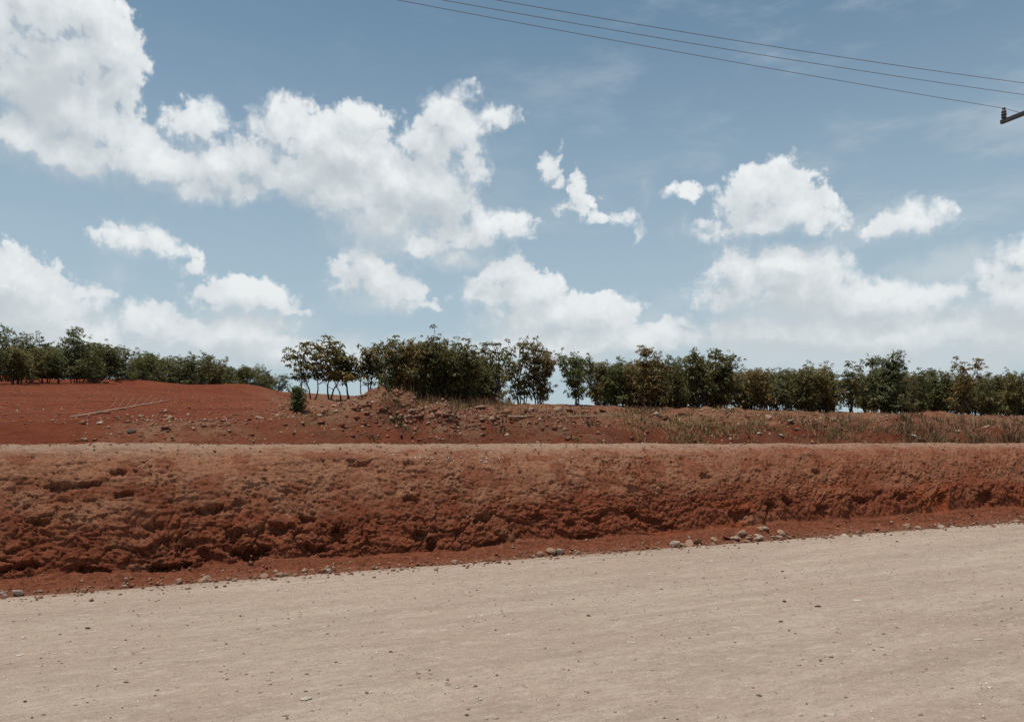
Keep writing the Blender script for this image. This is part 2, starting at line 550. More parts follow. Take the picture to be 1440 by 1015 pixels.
def face_detail(s, v):
    o1, t1, c1, f1a, id1 = lumps(s + ws * 1.6, v + wv * 1.6, 0.70, 0.50, 3.1)
    o2, t2, c2, f2a, id2 = lumps(s + ws * 0.9, v + wv * 0.9, 0.27, 0.20, 7.7)
    o3, t3, c3, f3a, id3 = lumps(s + ws * 0.5, v + wv * 0.5, 0.10, 0.08, 1.9)
    gate = sst(0.45, 0.75, id1 + 0.4 * fbm(s / 1.2, v / 0.8, 2))          # not every lump has its crack
    d = 0.026 * o1 - 0.014 * t1 + 0.021 * o2 - 0.012 * t2 + 0.014 * o3 - 0.010 * t3
    d = d - 0.042 * c1 * gate - 0.026 * c2 * (0.2 + 0.8 * sst(0.3, 0.7, id2)) - 0.012 * c3 * (id3 > 0.4)
    return d, id2


dl, idl = face_detail(sv, vv)
ang = R(-38); ca, sa = math.cos(ang), math.sin(ang)
rs, rv = sv * ca - vv * sa, sv * sa + vv * ca
dr, idr = face_detail(rs * 0.8, rv * 1.15)
det = dl * (1 - rightness) + dr * rightness
big = 0.055 * fbm(sv / 1.3, vv / 1.0, 3)
fine = 0.040 * fbm(sv / 0.10, vv / 0.08, 4, 0.7) + 0.034 * fbm(sv / 0.28, vv / 0.22, 4, 0.6)

# hairline cracks, crumbs and little pits
cr1 = np.exp(-np.abs(fbm(sv / 0.75 + ws, vv / 0.55 + wv, 5, 0.6)) / 0.012) * sst(0.0, 0.2, fbm(sv / 1.1 + 13, vv / 0.8, 2))
cr2 = np.exp(-np.abs(fbm(sv / 0.30 + 50, vv / 0.24, 4, 0.6)) / 0.022) * sst(-0.05, 0.2, fbm(sv / 0.9 + 33, vv / 0.6, 2))
_p1, _p2, _pr, _px, _py = voronoi(sv / 0.075 + ws * 3, vv / 0.06 + wv * 3)
_q1, _q2, _qr, _qx, _qy = voronoi(sv / 0.16 + ws * 3 + 9, vv / 0.10 + wv * 3)
crumb = sst(-0.15, 0.25, fbm(sv / 0.8 + 70, vv / 0.5, 3))
small = -0.060 * cr1 - 0.030 * cr2 - 0.026 * (_pr > 0.82) * (0.35 + 0.65 * crumb) * np.clip(1 - _p1 / 0.42, 0, 1) + crumb * 0.018 * (_pr < 0.3) * np.clip(1 - _p1 / 0.5, 0, 1)
small = small - 0.055 * (_qr > 0.93) * crumb * np.clip(1.3 - _q1 / (0.30 + 0.25 * fbm(sv / 0.06, vv / 0.05, 2)), 0, 1)
small = small + crumb * 0.016 * fbm(sv / 0.045, vv / 0.04, 3, 0.7)

mface = sst(V_FOOT * 0.85, V_FOOT * 1.15, vv) * (1 - sst(V_TOP * 0.90, V_SH * 1.02, vv))
lowband = np.exp(-((vv - V_FOOT * 1.45) / 0.28) ** 2)
calm = 0.35 + 0.65 * sst(-0.30, 0.25, fbm(sv / 1.3 + 40, vv / 0.8, 3) + 0.5 * lowband)   # smoother plates between broken ground
disp = mface * (big + det * calm * (0.95 + 0.7 * lowband) + fine * (0.5 + 0.5 * calm) + small)
mapron = (1 - sst(V_FOOT * 0.8, V_FOOT * 1.1, vv)) * sst(0.05, 0.3, vv)
_a1, _a2, _ar, _ax, _ay = voronoi(sv / 0.13 + ws * 2, vv / 0.10 + wv * 2)
disp += mapron * (0.06 * fbm(sv / 0.5, vv / 0.35, 3) + 0.035 * fbm(sv / 0.09, vv / 0.08, 4, 0.7) + 0.035 * (_ar > 0.62) * np.clip(0.55 - _a1, 0, 1))
mtop = sst(V_TOP * 0.95, V_SH, vv)
disp += mtop * (0.055 * fbm(sv / 1.1, vv / 0.6, 4, 0.6) + 0.018 * fbm(sv / 0.13, vv / 0.1, 3))
# hollows under ledges: flat roofs, rounded floors
_fs = (sv, vv)


def face_sv(px, py):
    """photo pixel -> (s, v) on the undisplaced face"""
    best = None
    k = (px - CX) / F
    for v in np.linspace(0.05, _seg[13], 220):
        u_ = float(np.interp(v, _seg, PROF[:, 0])); z_ = float(np.interp(v, _seg, PROF[:, 1]))
        Yd = (u_ + EDGE) / (CA - SA * k); X_ = k * Yd
        yy = HOR - (z_ - EYE) / Yd * F
        if best is None or abs(yy - py) < best[0]:
            best = (abs(yy - py), X_ * CA + Yd * SA, v, Yd)
    return best[1:]


HOLES = [(84, 682, 26, 7, .16), (124, 679, 24, 5, .16), (168, 663, 18, 6, .09), (172, 694, 20, 5, .1), (290, 714, 34, 7, .15), (335, 706, 14, 6, .1),
         (55, 732, 22, 9, .12), (240, 790, 50, 7, .20), (355, 778, 34, 10, .22), (330, 750, 18, 12, .14), (290, 775, 14, 14, .14), (395, 745, 26, 10, .12),
         (430, 730, 16, 6, .11), (480, 742, 18, 12, .16), (590, 748, 16, 10, .18), (606, 762, 12, 12, .18), (505, 652, 20, 5, .08), (575, 650, 14, 4, .08), (575, 700, 18, 6, .1),
         (680, 728, 18, 7, .12), (760, 735, 20, 7, .12), (800, 738, 14, 8, .12), (840, 735, 14, 6, .12), (888, 724, 20, 8, .16), (925, 730, 22, 7, .14), (940, 740, 20, 6, .14),
         (1085, 725, 16, 10, .16), (1112, 718, 14, 9, .16), (1040, 730, 30, 8, .14), (1160, 727, 18, 8, .14), (1215, 712, 22, 6, .15), (1265, 714, 14, 6, .13),
         (1322, 716, 12, 8, .13), (1385, 714, 20, 8, .15), (1422, 702, 14, 8, .13), (130, 800, 40, 5, .14), (30, 795, 40, 5, .14), (445, 770, 24, 6, .14),
         (990, 668, 14, 7, .09), (1150, 663, 12, 5, .08), (1330, 688, 16, 6, .1), (1240, 700, 12, 5, .1), (215, 735, 20, 5, .07), (690, 765, 40, 4, .12), (830, 755, 40, 4, .12)]
for (px, py, rx, ry, dp) in HOLES:
    s0, v0, yd = face_sv(px, py)
    rs_, rv_ = rx / F * yd * 0.72, ry / F * yd * 0.95
    sel = (np.abs(sv - s0) < rs_ * 2.2) & (np.abs(vv - v0) < rv_ * 4)
    a = (sv[sel] - s0) / rs_ + 0.9 * fbm(sv[sel] / 0.12, vv[sel] / 0.10, 4, 0.65); b_ = (vv[sel] - v0) / rv_ + 1.5 * fbm(sv[sel] / 0.12 + 4, vv[sel] / 0.10, 4, 0.65)
    b_ = np.where(b_ > 0, b_ * 1.7, b_ * 0.75)
    q = np.sqrt(a * a + b_ * b_)
    disp[sel] -= dp * 0.8 * (1 - sst(0.45, 1.25, q)) * np.clip(mface[sel] * 1.4, 0, 1)
uf = bu - (-nu) * 0 + nu * disp; zf = bz + nz * disp
X, Y = xy(sv, uf)
nA = fbm(sv / 1.6, vv / 0.7 + 20, 5, 0.6); nB = fbm(sv / 0.35, vv / 0.25 + 31, 4, 0.6)
hgt = sst(V_FOOT * 1.2, V_TOP, vv)
crust = np.clip(sst(-0.35, 0.35, nA * 0.9 + nB * 0.5 + (hgt - 0.38) * 0.80) * (0.35 + 0.65 * sst(0.15, 0.6, np.where(rightness > 0.5, idr, idl))), 0, 1)
crust *= 1 - 0.35 * rightness
loose = 1 - sst(V_FOOT * 0.85, V_FOOT * 1.1, vv)
pale = sst(V_TOP * 1.01, V_SH * 1.0, vv + 0.25 * nB + 0.15 * nA) * (0.80 - 0.25 * sst(6, 16, sv))
pale = np.maximum(pale, 0.25 * (1 - sst(0.0, 0.28, vv + 0.1 * nB)))
redp = sst(0.05, 0.3, fbm(sv / 1.8 + 60, vv / 0.9, 4)) * sst(5, 8.5, sv) * (1 - hgt) * 0.9
me = mesh_np('bank', np.stack([X, Y, zf], -1).reshape(-1, 3), grid_faces(len(SB), len(VF))[:, ::-1], M['bank'],
             dict(crust=crust, loose=loose, pale=pale, red=redp))
o = put('bank', me)
tag(o, 'steep cut bank of cracked red earth along the road', 'bank', kind='structure')

# ------------------------------------------------------------------ GROUND
SG = spacing(-1500, 1800, -14, 62, 0.11, 1.14, 120); UG = np.concatenate([[-1500, -600, -200, -60, -20, -8, -2, 0.5, 1.5, 2.2], np.arange(2.6, 5, 0.2), np.arange(5, 13, 0.065), np.arange(13, 34, 0.11),
                     spacing(33, 1800, 34, 62, 0.3, 1.2, 120)[4:]])
UG = np.unique(np.round(UG, 4))
sg, ug = np.meshgrid(SG, UG, indexing='ij')
X, Y = xy(sg, ug)
Z = ground_h(X, Y)
q = X / np.maximum(Y, 3)
rough = sst(-0.36, -0.20, q + 0.05 * fbm(sg / 2, ug / 2, 3))
dry = np.clip(rough * (0.45 + 0.9 * fbm(sg / 3, ug / 2, 3) + 0.5 * sst(9, 12, ug)), 0, 1) * sst(7.0, 9.5, ug + 1.5 * fbm(sg / 2.5, ug / 2, 2))
churn_shade = 0.85 * sst(4.4, 5.2, ug) * (1 - sst(8.6, 10.5, ug + 1.2 * fbm(sg / 1.8, ug / 1.2, 3))) * (0.30 + 0.70 * rough)  # churned strip behind the bank, with the slope's shade painted in as darker soil
for (mx, my, rx, ry, h) in MOUNDS:
    dry = np.maximum(dry, 0.95 * np.exp(-(((X - mx) / rx) ** 2 + ((Y - my) / ry) ** 2)))
me = mesh_np('ground', np.stack([X, Y, Z], -1).reshape(-1, 3), grid_faces(len(SG), len(UG))[:, ::-1], M['field'], dict(dry=dry, churn_shade=churn_shade))
o = put('ground', me)
tag(o, 'red ploughed earth field rising behind the bank', 'ground', kind='structure')


def bank_top(s):
    """height and position of the road edge stones: apron surface"""
    return None


# ------------------------------------------------------------------ surface lookup for stones at the bank foot
def apron_point(px, py):
    k = (px - CX) / F
    for v in np.linspace(0.0, V_FOOT, 200):
        s_guess = None
        u_ = float(np.interp(v, _seg, PROF[:, 0])); z_ = float(np.interp(v, _seg, PROF[:, 1]))
        Yd = (u_ + EDGE) / (CA - SA * k); s_ = k * Yd * CA + Yd * SA
        bu_, bz_ = bank_base(np.array([s_]), np.array([v]))
        Yd = (float(bu_[0]) + EDGE) / (CA - SA * k); s_ = k * Yd * CA + Yd * SA
        if HOR - (float(bz_[0]) - EYE) / Yd * F <= py:
            return k * Yd, Yd, float(bz_[0])
    return k * Yd, Yd, float(bz_[0])


def road_point(px, py):
    Yd = F * (EYE - 0.03) / (py - HOR); Xd = (px - CX) / F * Yd
    s_, u_ = su(Xd, Yd)
    return Xd, Yd, float(road_h(np.array([s_]), np.array([u_]))[0])


STONES = {}
for mname in ('stone', 'grey_stone', 'white_stone', 'dark_stone', 'red_clod'):
    STONES[mname] = [stone_mesh('stone', 10 * k + len(mname), M[mname], 0.45 + 0.12 * k, 0.5) for k in range(5)]


def stone(mat, loc, size, label, group, name='stone', cat='stone', flat=1.0, rot=None, var=None, sink=0.25):
    k = random.randrange(5) if var is None else var
    o = put(name, STONES[mat][k])
    o.scale = (size * random.uniform(0.8, 1.25), size * random.uniform(0.8, 1.2), size * random.uniform(0.75, 1.1) * flat)
    o.rotation_euler = (random.uniform(-.4, .4), random.uniform(-.4, .4), random.uniform(0, 6.28)) if rot is None else rot
    o.location = (loc[0], loc[1], loc[2] + size * flat * (0.55 - sink))
    return tag(o, label, cat, group)


# stones along the foot of the bank: px, py (base), radius px, material, label
G1 = 'stones along the foot of the bank'
FOOT = [(77 / 3 + 0, 836, 8, 'grey_stone', 'large grey stone on the road edge by the near end of the bank'),
        (4, 836, 5, 'grey_stone', 'pale stone cut off by the frame beside the large grey stone'),
        (251, 819, 5.5, 'stone', 'pale tan stone just beside the biggest round tan stone'),
        (287, 818, 9, 'stone', 'biggest round tan stone on the road edge, with a smaller pale one beside it'),
        (372, 811, 6, 'stone', 'tan stone half sunk in the loose soil, next along from the biggest round stone'),
        (393, 810, 5, 'stone', 'smaller tan stone beside the half sunk tan stone'),
        (463, 804, 5, 'grey_stone', 'lone flat grey stone on the bare stretch of road edge'),
        (640, 793, 6, 'stone', 'flat tan stone lying at the road edge beside the round brown stone'),
        (692, 790, 9, 'red_clod', 'round brown stone at the road edge below the middle of the bank'),
        (760, 780, 6, 'stone', 'tan stone at the near end of the pile of loose stones'),
        (776, 777, 8, 'stone', 'largest stone of the loose pile at mid bank foot'),
        (788, 777, 6, 'grey_stone', 'grey stone leaning on the largest of the loose pile'),
        (764, 787, 6, 'white_stone', 'pale flat stone on the road below the loose pile'),
        (812, 779, 5, 'stone', 'tan stone at the far end of the loose pile'),
        (949, 768, 8, 'grey_stone', 'pale grey boulder standing alone at the road edge'),
        (905, 773, 6, 'red_clod', 'reddish clod on the road edge short of the pale grey boulder'),
        (880, 776, 5, 'red_clod', 'smaller reddish clod beside the other reddish clod'),
        (1208, 751, 6, 'stone', 'tan stone in the red soil beyond the slanted rocks'),
        (1240, 751, 7, 'red_clod', 'red brown stone on the road edge beyond the slanted rocks'),
        (1275, 741, 5, 'stone', 'tan stone up on the loose soil beyond the slanted rocks'),
        (1323, 742, 6, 'grey_stone', 'pale grey stone near the far end of the road edge'),
        (1186, 755, 6, 'white_stone', 'flat whitish stone on the edge of the road beyond the slanted rocks'),
        (1430, 735, 5, 'stone', 'tan stone at the farthest visible end of the road edge')]
for (px, py, r, mt, lab) in FOOT:
    P = apron_point(px, py); stone(mt, P, r * P[1] / F * 1.05, lab, G1)
for (px, py) in [(960, 767), (972, 766), (984, 764), (996, 763), (1003, 759), (1012, 763), (1020, 758), (1030, 762), (1036, 757), (1044, 761), (1052, 757), (1060, 760),
                 (1070, 755), (1078, 749), (1088, 757), (1098, 757), (1106, 754), (1110, 758), (1064, 750), (1048, 751)]:
    P = apron_point(px + random.uniform(-8, 8), py + random.uniform(-5, 3))
    stone(random.choice(['stone', 'grey_stone', 'stone', 'red_clod']), P, random.uniform(4, 8) * P[1] / F, 'slanted broken rock in the heap of rocks at the bank foot',
          'heap of slanted rocks at the bank foot', flat=0.7, rot=(random.uniform(-.2, .6), random.uniform(-.2, .7), random.uniform(0, 6.28)))
small_lab = 'small stone in the loose line of stones along the foot of the bank'
for k in range(75):
    px = random.uniform(0, 1440); py = 840 - 0.0708 * px - abs(random.gauss(0, 7))
    P = apron_point(px, py)
    stone(random.choice(['stone', 'red_clod', 'grey_stone', 'red_clod']), P, random.uniform(1.6, 4.0) * P[1] / F, small_lab, 'small stones along the foot of the bank')

# stones on the road
G2 = 'stones lying on the road'
ROADST = [(430, 983, 15, 'white_stone', 'largest white flat stone on the road, near the bottom', 0.25), (333, 972, 4.5, 'white_stone', 'upright white chip of stone beside the largest white stone', .7),
          (430, 973, 4, 'stone', 'small tan stone just behind the largest white flat stone', .6), (162, 909, 8, 'white_stone', 'long white flat stone on the left half of the road', .2),
          (28, 920, 11, 'white_stone', 'pale flat patch of stone at the left edge of the road', .15), (124, 883, 6, 'dark_stone', 'long dark stone lying on the left of the road', .5),
          (338, 865, 4, 'dark_stone', 'dark round pebble beside a white chip on the road', .8), (308, 867, 5, 'white_stone', 'white chip beside a dark round pebble on the road', .2),
          (285, 913, 9, 'white_stone', 'thin whitish stone flush with the middle of the road', .15), (113, 980, 8, 'white_stone', 'pale flat stone in the lower left of the road', .2),
          (35, 985, 5, 'dark_stone', 'dark pebble at the lower left corner of the road', .6), (45, 1010, 4, 'dark_stone', 'dark pebble on the bottom edge of the frame', .6),
          (172, 996, 3, 'dark_stone', 'dark pebble near the pale flat stone in the lower left', .7), (660, 867, 7, 'white_stone', 'thin white flake in the middle of the road', .15),
          (678, 864, 5, 'white_stone', 'smaller white flake just beside the thin white flake', .15), (860, 848, 4, 'white_stone', 'white chip on the road right of the middle', .3),
          (890, 904, 6, 'white_stone', 'flat whitish stone on the road right of the middle', .15), (630, 963, 8, 'grey_stone', 'greyish white stone low in the middle of the road', .15),
          (550, 915, 3.5, 'dark_stone', 'dark pebble left of the middle of the road', .7), (697, 886, 3, 'dark_stone', 'dark pebble behind the middle of the road', .7),
          (828, 866, 3.5, 'dark_stone', 'dark pebble beyond the white chip on the road', .7), (1000, 789, 5, 'white_stone', 'white stone on the road close below the slanted rocks', .3),
          (1132, 817, 4, 'white_stone', 'white pebble on the far part of the road', .4), (1189, 828, 4, 'white_stone', 'white pebble slightly nearer on the far part of the road', .4),
          (1205, 842, 10, 'white_stone', 'long pale flat stone on the right of the road', .12), (1103, 845, 5, 'dark_stone', 'pair-like dark clod lying on the right of the road', .6),
          (1150, 852, 5, 'dark_stone', 'dark clod beside the long pale flat stone', .6), (1098, 875, 5, 'dark_stone', 'dark clod nearer the camera on the right half of the road', .5),
          (1035, 882, 11, 'white_stone', 'broad pale flake flush with the right half of the road', .1), (1375, 900, 9, 'white_stone', 'white flake close to the right edge of the frame', .15),
          (1200, 916, 9, 'white_stone', 'faint pale flake in the lower right of the road', .12), (1170, 1003, 12, 'white_stone', 'white broken stone on the bottom right of the road', .15),
          (1100, 802, 4, 'dark_stone', 'dark twig-like pebble on the far part of the road', .8), (1262, 761, 3, 'dark_stone', 'small dark pebble high up on the far road', .8)]
for (px, py, r, mt, lab, fl) in ROADST:
    P = road_point(px, py); stone(mt, P, r * P[1] / F * 0.62, lab, G2, flat=min(1.0, fl * 1.7), rot=(0, 0, random.uniform(-.4, .9)), sink=0.35)


def scatter_stones(name, pts, sizes, mat, label, cat, seed=1, tilt=0.6):
    r = np.random.default_rng(seed)
    V = []; Fc = []
    octv = np.array([(1, 0, 0), (-1, 0, 0), (0, 1, 0), (0, -1, 0), (0, 0, 1), (0, 0, -1)], float)
    octf = np.array([(0, 2, 4), (2, 1, 4), (1, 3, 4), (3, 0, 4), (2, 0, 5), (1, 2, 5), (3, 1, 5), (0, 3, 5)])
    n = len(pts)
    v = octv[None] * (1 + r.uniform(-.35, .35, (n, 6, 1))) + r.uniform(-.3, .3, (n, 6, 3))
    v = v * np.stack([r.uniform(.7, 1.5, n), r.uniform(.7, 1.2, n), r.uniform(.45, .9, n)], -1)[:, None, :]
    a = r.uniform(0, 6.28, n); c, s_ = np.cos(a)[:, None], np.sin(a)[:, None]
    x = v[..., 0] * c - v[..., 1] * s_; y = v[..., 0] * s_ + v[..., 1] * c
    v = np.stack([x, y, v[..., 2]], -1) * np.asarray(sizes)[:, None, None] + np.asarray(pts)[:, None, :]
    f = octf[None] + (np.arange(n) * 6)[:, None, None]
    o = put(name, mesh_np(name, v.reshape(-1, 3), f.reshape(-1, 3), mat, smooth=False))
    return tag(o, label, cat, kind='stuff')


n = 14000
s_ = rng.uniform(-4, 26, n); u_ = -rng.uniform(0.05, 8.5, n)
X, Y = xy(s_, u_); keep = (Y > 3) & (np.abs(X / Y) < 0.8)
X, Y, s_, u_ = X[keep], Y[keep], s_[keep], u_[keep]
sz = 0.004 + 0.011 * rng.random(len(X)) ** 3.5
scatter_stones('road_gravel', np.stack([X, Y, road_h(s_, u_) + sz * 0.2], -1), sz, M['gravel'], 'loose gravel scattered over the pale dirt road', 'gravel', 2)
n = 5200
s_ = rng.uniform(-6, 26, n); v_ = np.abs(rng.normal(0, 0.22, n)) + 0.06
spill = rng.random(n) < 0.3
bu_, bz_ = bank_base(s_, v_)
ue = -np.abs(rng.normal(0, 0.28, n)); bz_ = np.where(spill, road_h(s_, ue), bz_); bu_ = np.where(spill, ue, bu_)
X, Y = xy(s_, bu_)
sz = 0.006 + 0.028 * rng.random(n) ** 3
scatter_stones('fallen_rubble', np.stack([X, Y, bz_ + sz * 0.3], -1), sz, M['rubble'], 'crumbled red soil and grit along the foot of the bank', 'rubble', 3)
# crumbs and chalky chips on the shoulder of the bank
n = 1500
s_ = rng.uniform(-6, 26, n); v_ = rng.uniform(V_TOP, _seg[13], n)
bu_, bz_ = bank_base(s_, v_); X, Y = xy(s_, bu_)
sz = 0.006 + 0.02 * rng.random(n) ** 3
scatter_stones('shoulder_crumbs', np.stack([X, Y, bz_ + 0.01], -1), sz, M['rubble'], 'loose crumbs of dry soil on the flat top of the bank', 'rubble', 4)
pts = []
for (px, py, sp, k) in [(600, 642, 16, 34), (640, 645, 22, 36), (682, 648, 10, 26), (706, 644, 6, 12), (690, 636, 12, 12), (800, 643, 14, 12), (720, 644, 30, 14), (560, 640, 20, 10), (500, 644, 18, 8)]:
    for _ in range(k):
        s0, v0, yd = face_sv(px + random.gauss(0, sp * 0.6), py + random.gauss(0, 2.5))
        pts.append((s0, v0))
pts = np.array(pts)
bu_, bz_ = bank_base(pts[:, 0], pts[:, 1])
i0 = np.clip(np.searchsorted(SB, pts[:, 0]), 0, len(SB) - 1); j0 = np.clip(np.searchsorted(VF, pts[:, 1]), 0, len(VF) - 1)
X, Y = xy(pts[:, 0], uf[i0, j0])
m_, t_, b_ = new_mat('chalk_chip'); b_.inputs['Base Color'].default_value = (0.62, 0.57, 0.5, 1)
scatter_stones('chalk_chips', np.stack([X, Y, zf[i0, j0] + 0.004], -1), 0.005 + 0.014 * rng.random(len(X)) ** 2, m_, 'whitish chips strewn along the upper edge of the bank', 'stone chips', 5)

# rubble over the field behind the bank
pts = []; sz = []
for _ in range(9000):
    px = random.uniform(380, 1480); Yd = random.uniform(17, 40)
    Xd = (px - CX) / F * Yd
    s1, u1 = su(Xd, Yd)
    if 5 < u1 < 26:
        pts.append((Xd, Yd)); sz.append(0.015 + 0.085 * random.random() ** 4)
for _ in range(1500):
    px = random.gauss(240, 85); Yd = random.uniform(15, 26); Xd = (px - CX) / F * Yd
    s1, u1 = su(Xd, Yd)
    if 4.5 < u1 < 11: pts.append((Xd, Yd)); sz.append(0.012 + 0.045 * random.random() ** 4)
for (mx, my, rx, ry, h) in MOUNDS:
    for _ in range(150 if h > 0.3 else 70):
        pts.append((random.gauss(mx, rx * 0.8), random.gauss(my, ry * 0.6))); sz.append(0.012 + 0.095 * (0.35 + 0.65 * min(h / 0.5, 1)) * random.random() ** 3.5)
_rq = random.Random(5)
for _ in range(520):
    P_ = hit(_rq.choice([_rq.uniform(500, 760), _rq.gauss(610, 60), _rq.gauss(240, 60), _rq.uniform(560, 1440)]), _rq.gauss(588, 8))
    if P_[1] < 60: pts.append(P_[:2]); sz.append(0.02 + 0.085 * _rq.random() ** 3)
for _ in range(5000):
    px = random.uniform(-60, 430); Yd = random.uniform(16, 45); Xd = (px - CX) / F * Yd
    s1, u1 = su(Xd, Yd)
    if u1 > 4.5: pts.append((Xd, Yd)); sz.append(0.01 + 0.035 * random.random() ** 4)
pts = np.array(pts); sz = np.array(sz)
Z = ground_h(pts[:, 0], pts[:, 1])
scatter_stones('field_rubble', np.c_[pts, Z + sz * 0.15], sz, M['rubble'], 'broken clods and stones strewn over the waste ground behind the bank', 'rubble', 6)

# rocks on the waste ground
G3 = 'rocks and clods on the waste ground'
ROCKS = [(537, 577, 9, 'red_clod', 'dark brown boulder on the near side of the big soil mound'), (572, 570, 10, 'red_clod', 'big red slab on the right slope of the big soil mound'),
         (580, 580, 8, 'stone', 'tan slab sliding down beside the big red slab'), (556, 563, 7, 'stone', 'tan rock near the crown of the big soil mound'),
         (365, 590, 8, 'stone', 'pale rock left of the low dark bush'), (300, 600, 7, 'red_clod', 'wide reddish clod on the red field among loose clods'),
         (140, 596, 6, 'white_stone', 'small whitish stone near the long pale pole'), (118, 597, 6, 'red_clod', 'dark clod beside the small whitish stone'),
         (185, 608, 9, 'dark_stone', 'dark broken clod in the left patch of rubble'), (118, 620, 9, 'stone', 'pale clod close behind the rim of the bank'),
         (785, 578, 10, 'stone', 'left of two pale slabs under the slim bush'), (803, 579, 11, 'stone', 'right of two pale slabs under the slim bush'),
         (847, 578, 9, 'red_clod', 'red block of earth under the trees, right of the pale slabs'), (675, 575, 10, 'stone', 'pale slab of soil on the low ridge under the trees'),
         (735, 584, 8, 'stone', 'tan clod on the low ridge beside the dry white pole'), (665, 603, 4, 'white_stone', 'bright white scrap of stone on dark red soil'),
         (678, 612, 6, 'stone', 'tan stone below the bright white scrap'), (935, 590, 9, 'stone', 'tan rock in dry grass below the large bush'),
         (1068, 610, 6, 'white_stone', 'small bright stone in the dry grass'), (1080, 590, 10, 'stone', 'pale rock under the trees above the small bright stone'),
         (1112, 594, 10, 'grey_stone', 'grey rock below the dense right hand trees'), (1170, 590, 9, 'stone', 'long tan clod near the green patch of grass'),
         (1284, 614, 8, 'white_stone', 'pale stone in the brown brush to the right of the green patch'), (1098, 613, 5, 'grey_stone', 'grey stone low in the dry grass close to the bank rim'),
         (480, 598, 9, 'red_clod', 'large clod on the slope below the slender trees'), (470, 572, 8, 'stone', 'tan stone at the foot of the slender trees'),
         (636, 585, 7, 'stone', 'tan stone between the big mound and the low ridge'), (1340, 598, 8, 'red_clod', 'red clod in front of the brown topped tree')]
for (px, py, r, mt, lab) in ROCKS:
    P = hit(px, py); stone(mt, P, r * P[1] / F * 0.68, lab, G3, name='rock', cat='rock', flat=0.8)

# ------------------------------------------------------------------ sticks and poles lying on the field
def lying(name, pxs, r, label, mat='wood', group=None, lift=0.06, cat='stick', wob=0.008, straight=False):
    mb = MB(); pts = []
    for i, (px, py) in enumerate(pxs):
        P = hit(px, py); pts.append(Vector((P[0], P[1], P[2] + lift)))
    if straight:
        a_, b_ = pts[0].copy(), pts[-1].copy()
        up_ = max(min(float(ground_h(q_.x, q_.y)) - q_.z + r, 0.12) for q_ in [a_.lerp(b_, k / 12) for k in range(13)])
        pts = [a_ + Vector((0, 0, up_)), a_.lerp(b_, 0.5) + Vector((0.02, 0.03, up_)), b_ + Vector((0, 0, up_))]
    fine_ = []
    for i in range(len(pts) - 1):
        for k in range(6):
            p = pts[i].lerp(pts[i + 1], k / 6)
            if not straight: p.z = max(p.z, float(ground_h(p.x, p.y)) + lift * 0.6)
            fine_.append(p + Vector((random.uniform(-wob, wob), random.uniform(-wob, wob), random.uniform(-wob, wob) * 0.5)))
    fine_.append(pts[-1])
    mid = fine_[0].copy()
    mb.tube([p - mid for p in fine_], [r * (1 - 0.5 * i / len(fine_)) for i in range(len(fine_))], 6)
    o = put(name, mb.build(name, M[mat])); o.location = mid
    return tag(o, label, cat, group)


lying('fallen_pole', [(100, 588), (150, 580), (205, 571), (240, 563)], 0.022, 'long pale pole lying across the red field on the left', cat='pole', straight=True)
lying('fallen_pole', [(675, 588), (703, 591)], 0.025, 'short pale stick at the end of the long white pole', cat='pole', straight=True)
lying('fallen_pole', [(715, 596), (770, 594), (815, 592), (865, 594)], 0.025, 'long whitish pole lying on dry ground under the trees', cat='pole', straight=True)
for k in range(7):
    x0 = 156 + k * 11
    lying('thin_cane', [(x0, 574 - k * 0.8), (x0 + 5, 568 - k), (x0 + 9 + k, 561 - k * 0.6)], 0.005, 'thin tan cane in the row of canes beside the long pale pole', group='thin canes on the red field', lift=0.03, wob=0.005)
for (a, b, lab) in [((455, 612), (451, 601), 'bent dry stalk standing on the dark red slope'), ((138, 543), (146, 551), 'thin pale stick leaning on the far ridge of the red field'),
                    ((318, 600), (312, 612), 'thin dry stalk among the clods below the red field')]:
    A = hit(*a); mb = MB()
    top = Vector(((b[0] - a[0]) / F * A[1], 0.1, (a[1] - b[1]) / F * A[1]))
    top.z = abs(top.z) + 0.05
    mb.tube([(0, 0, -0.05), tuple(top * 0.5 + Vector((0.04, 0, 0.05))), tuple(top)], [0.013, 0.01, 0.006], 5)
    o = put('dry_stalk', mb.build('dry_stalk', M['wood'])); o.location = A
    tag(o, lab, 'stalk')

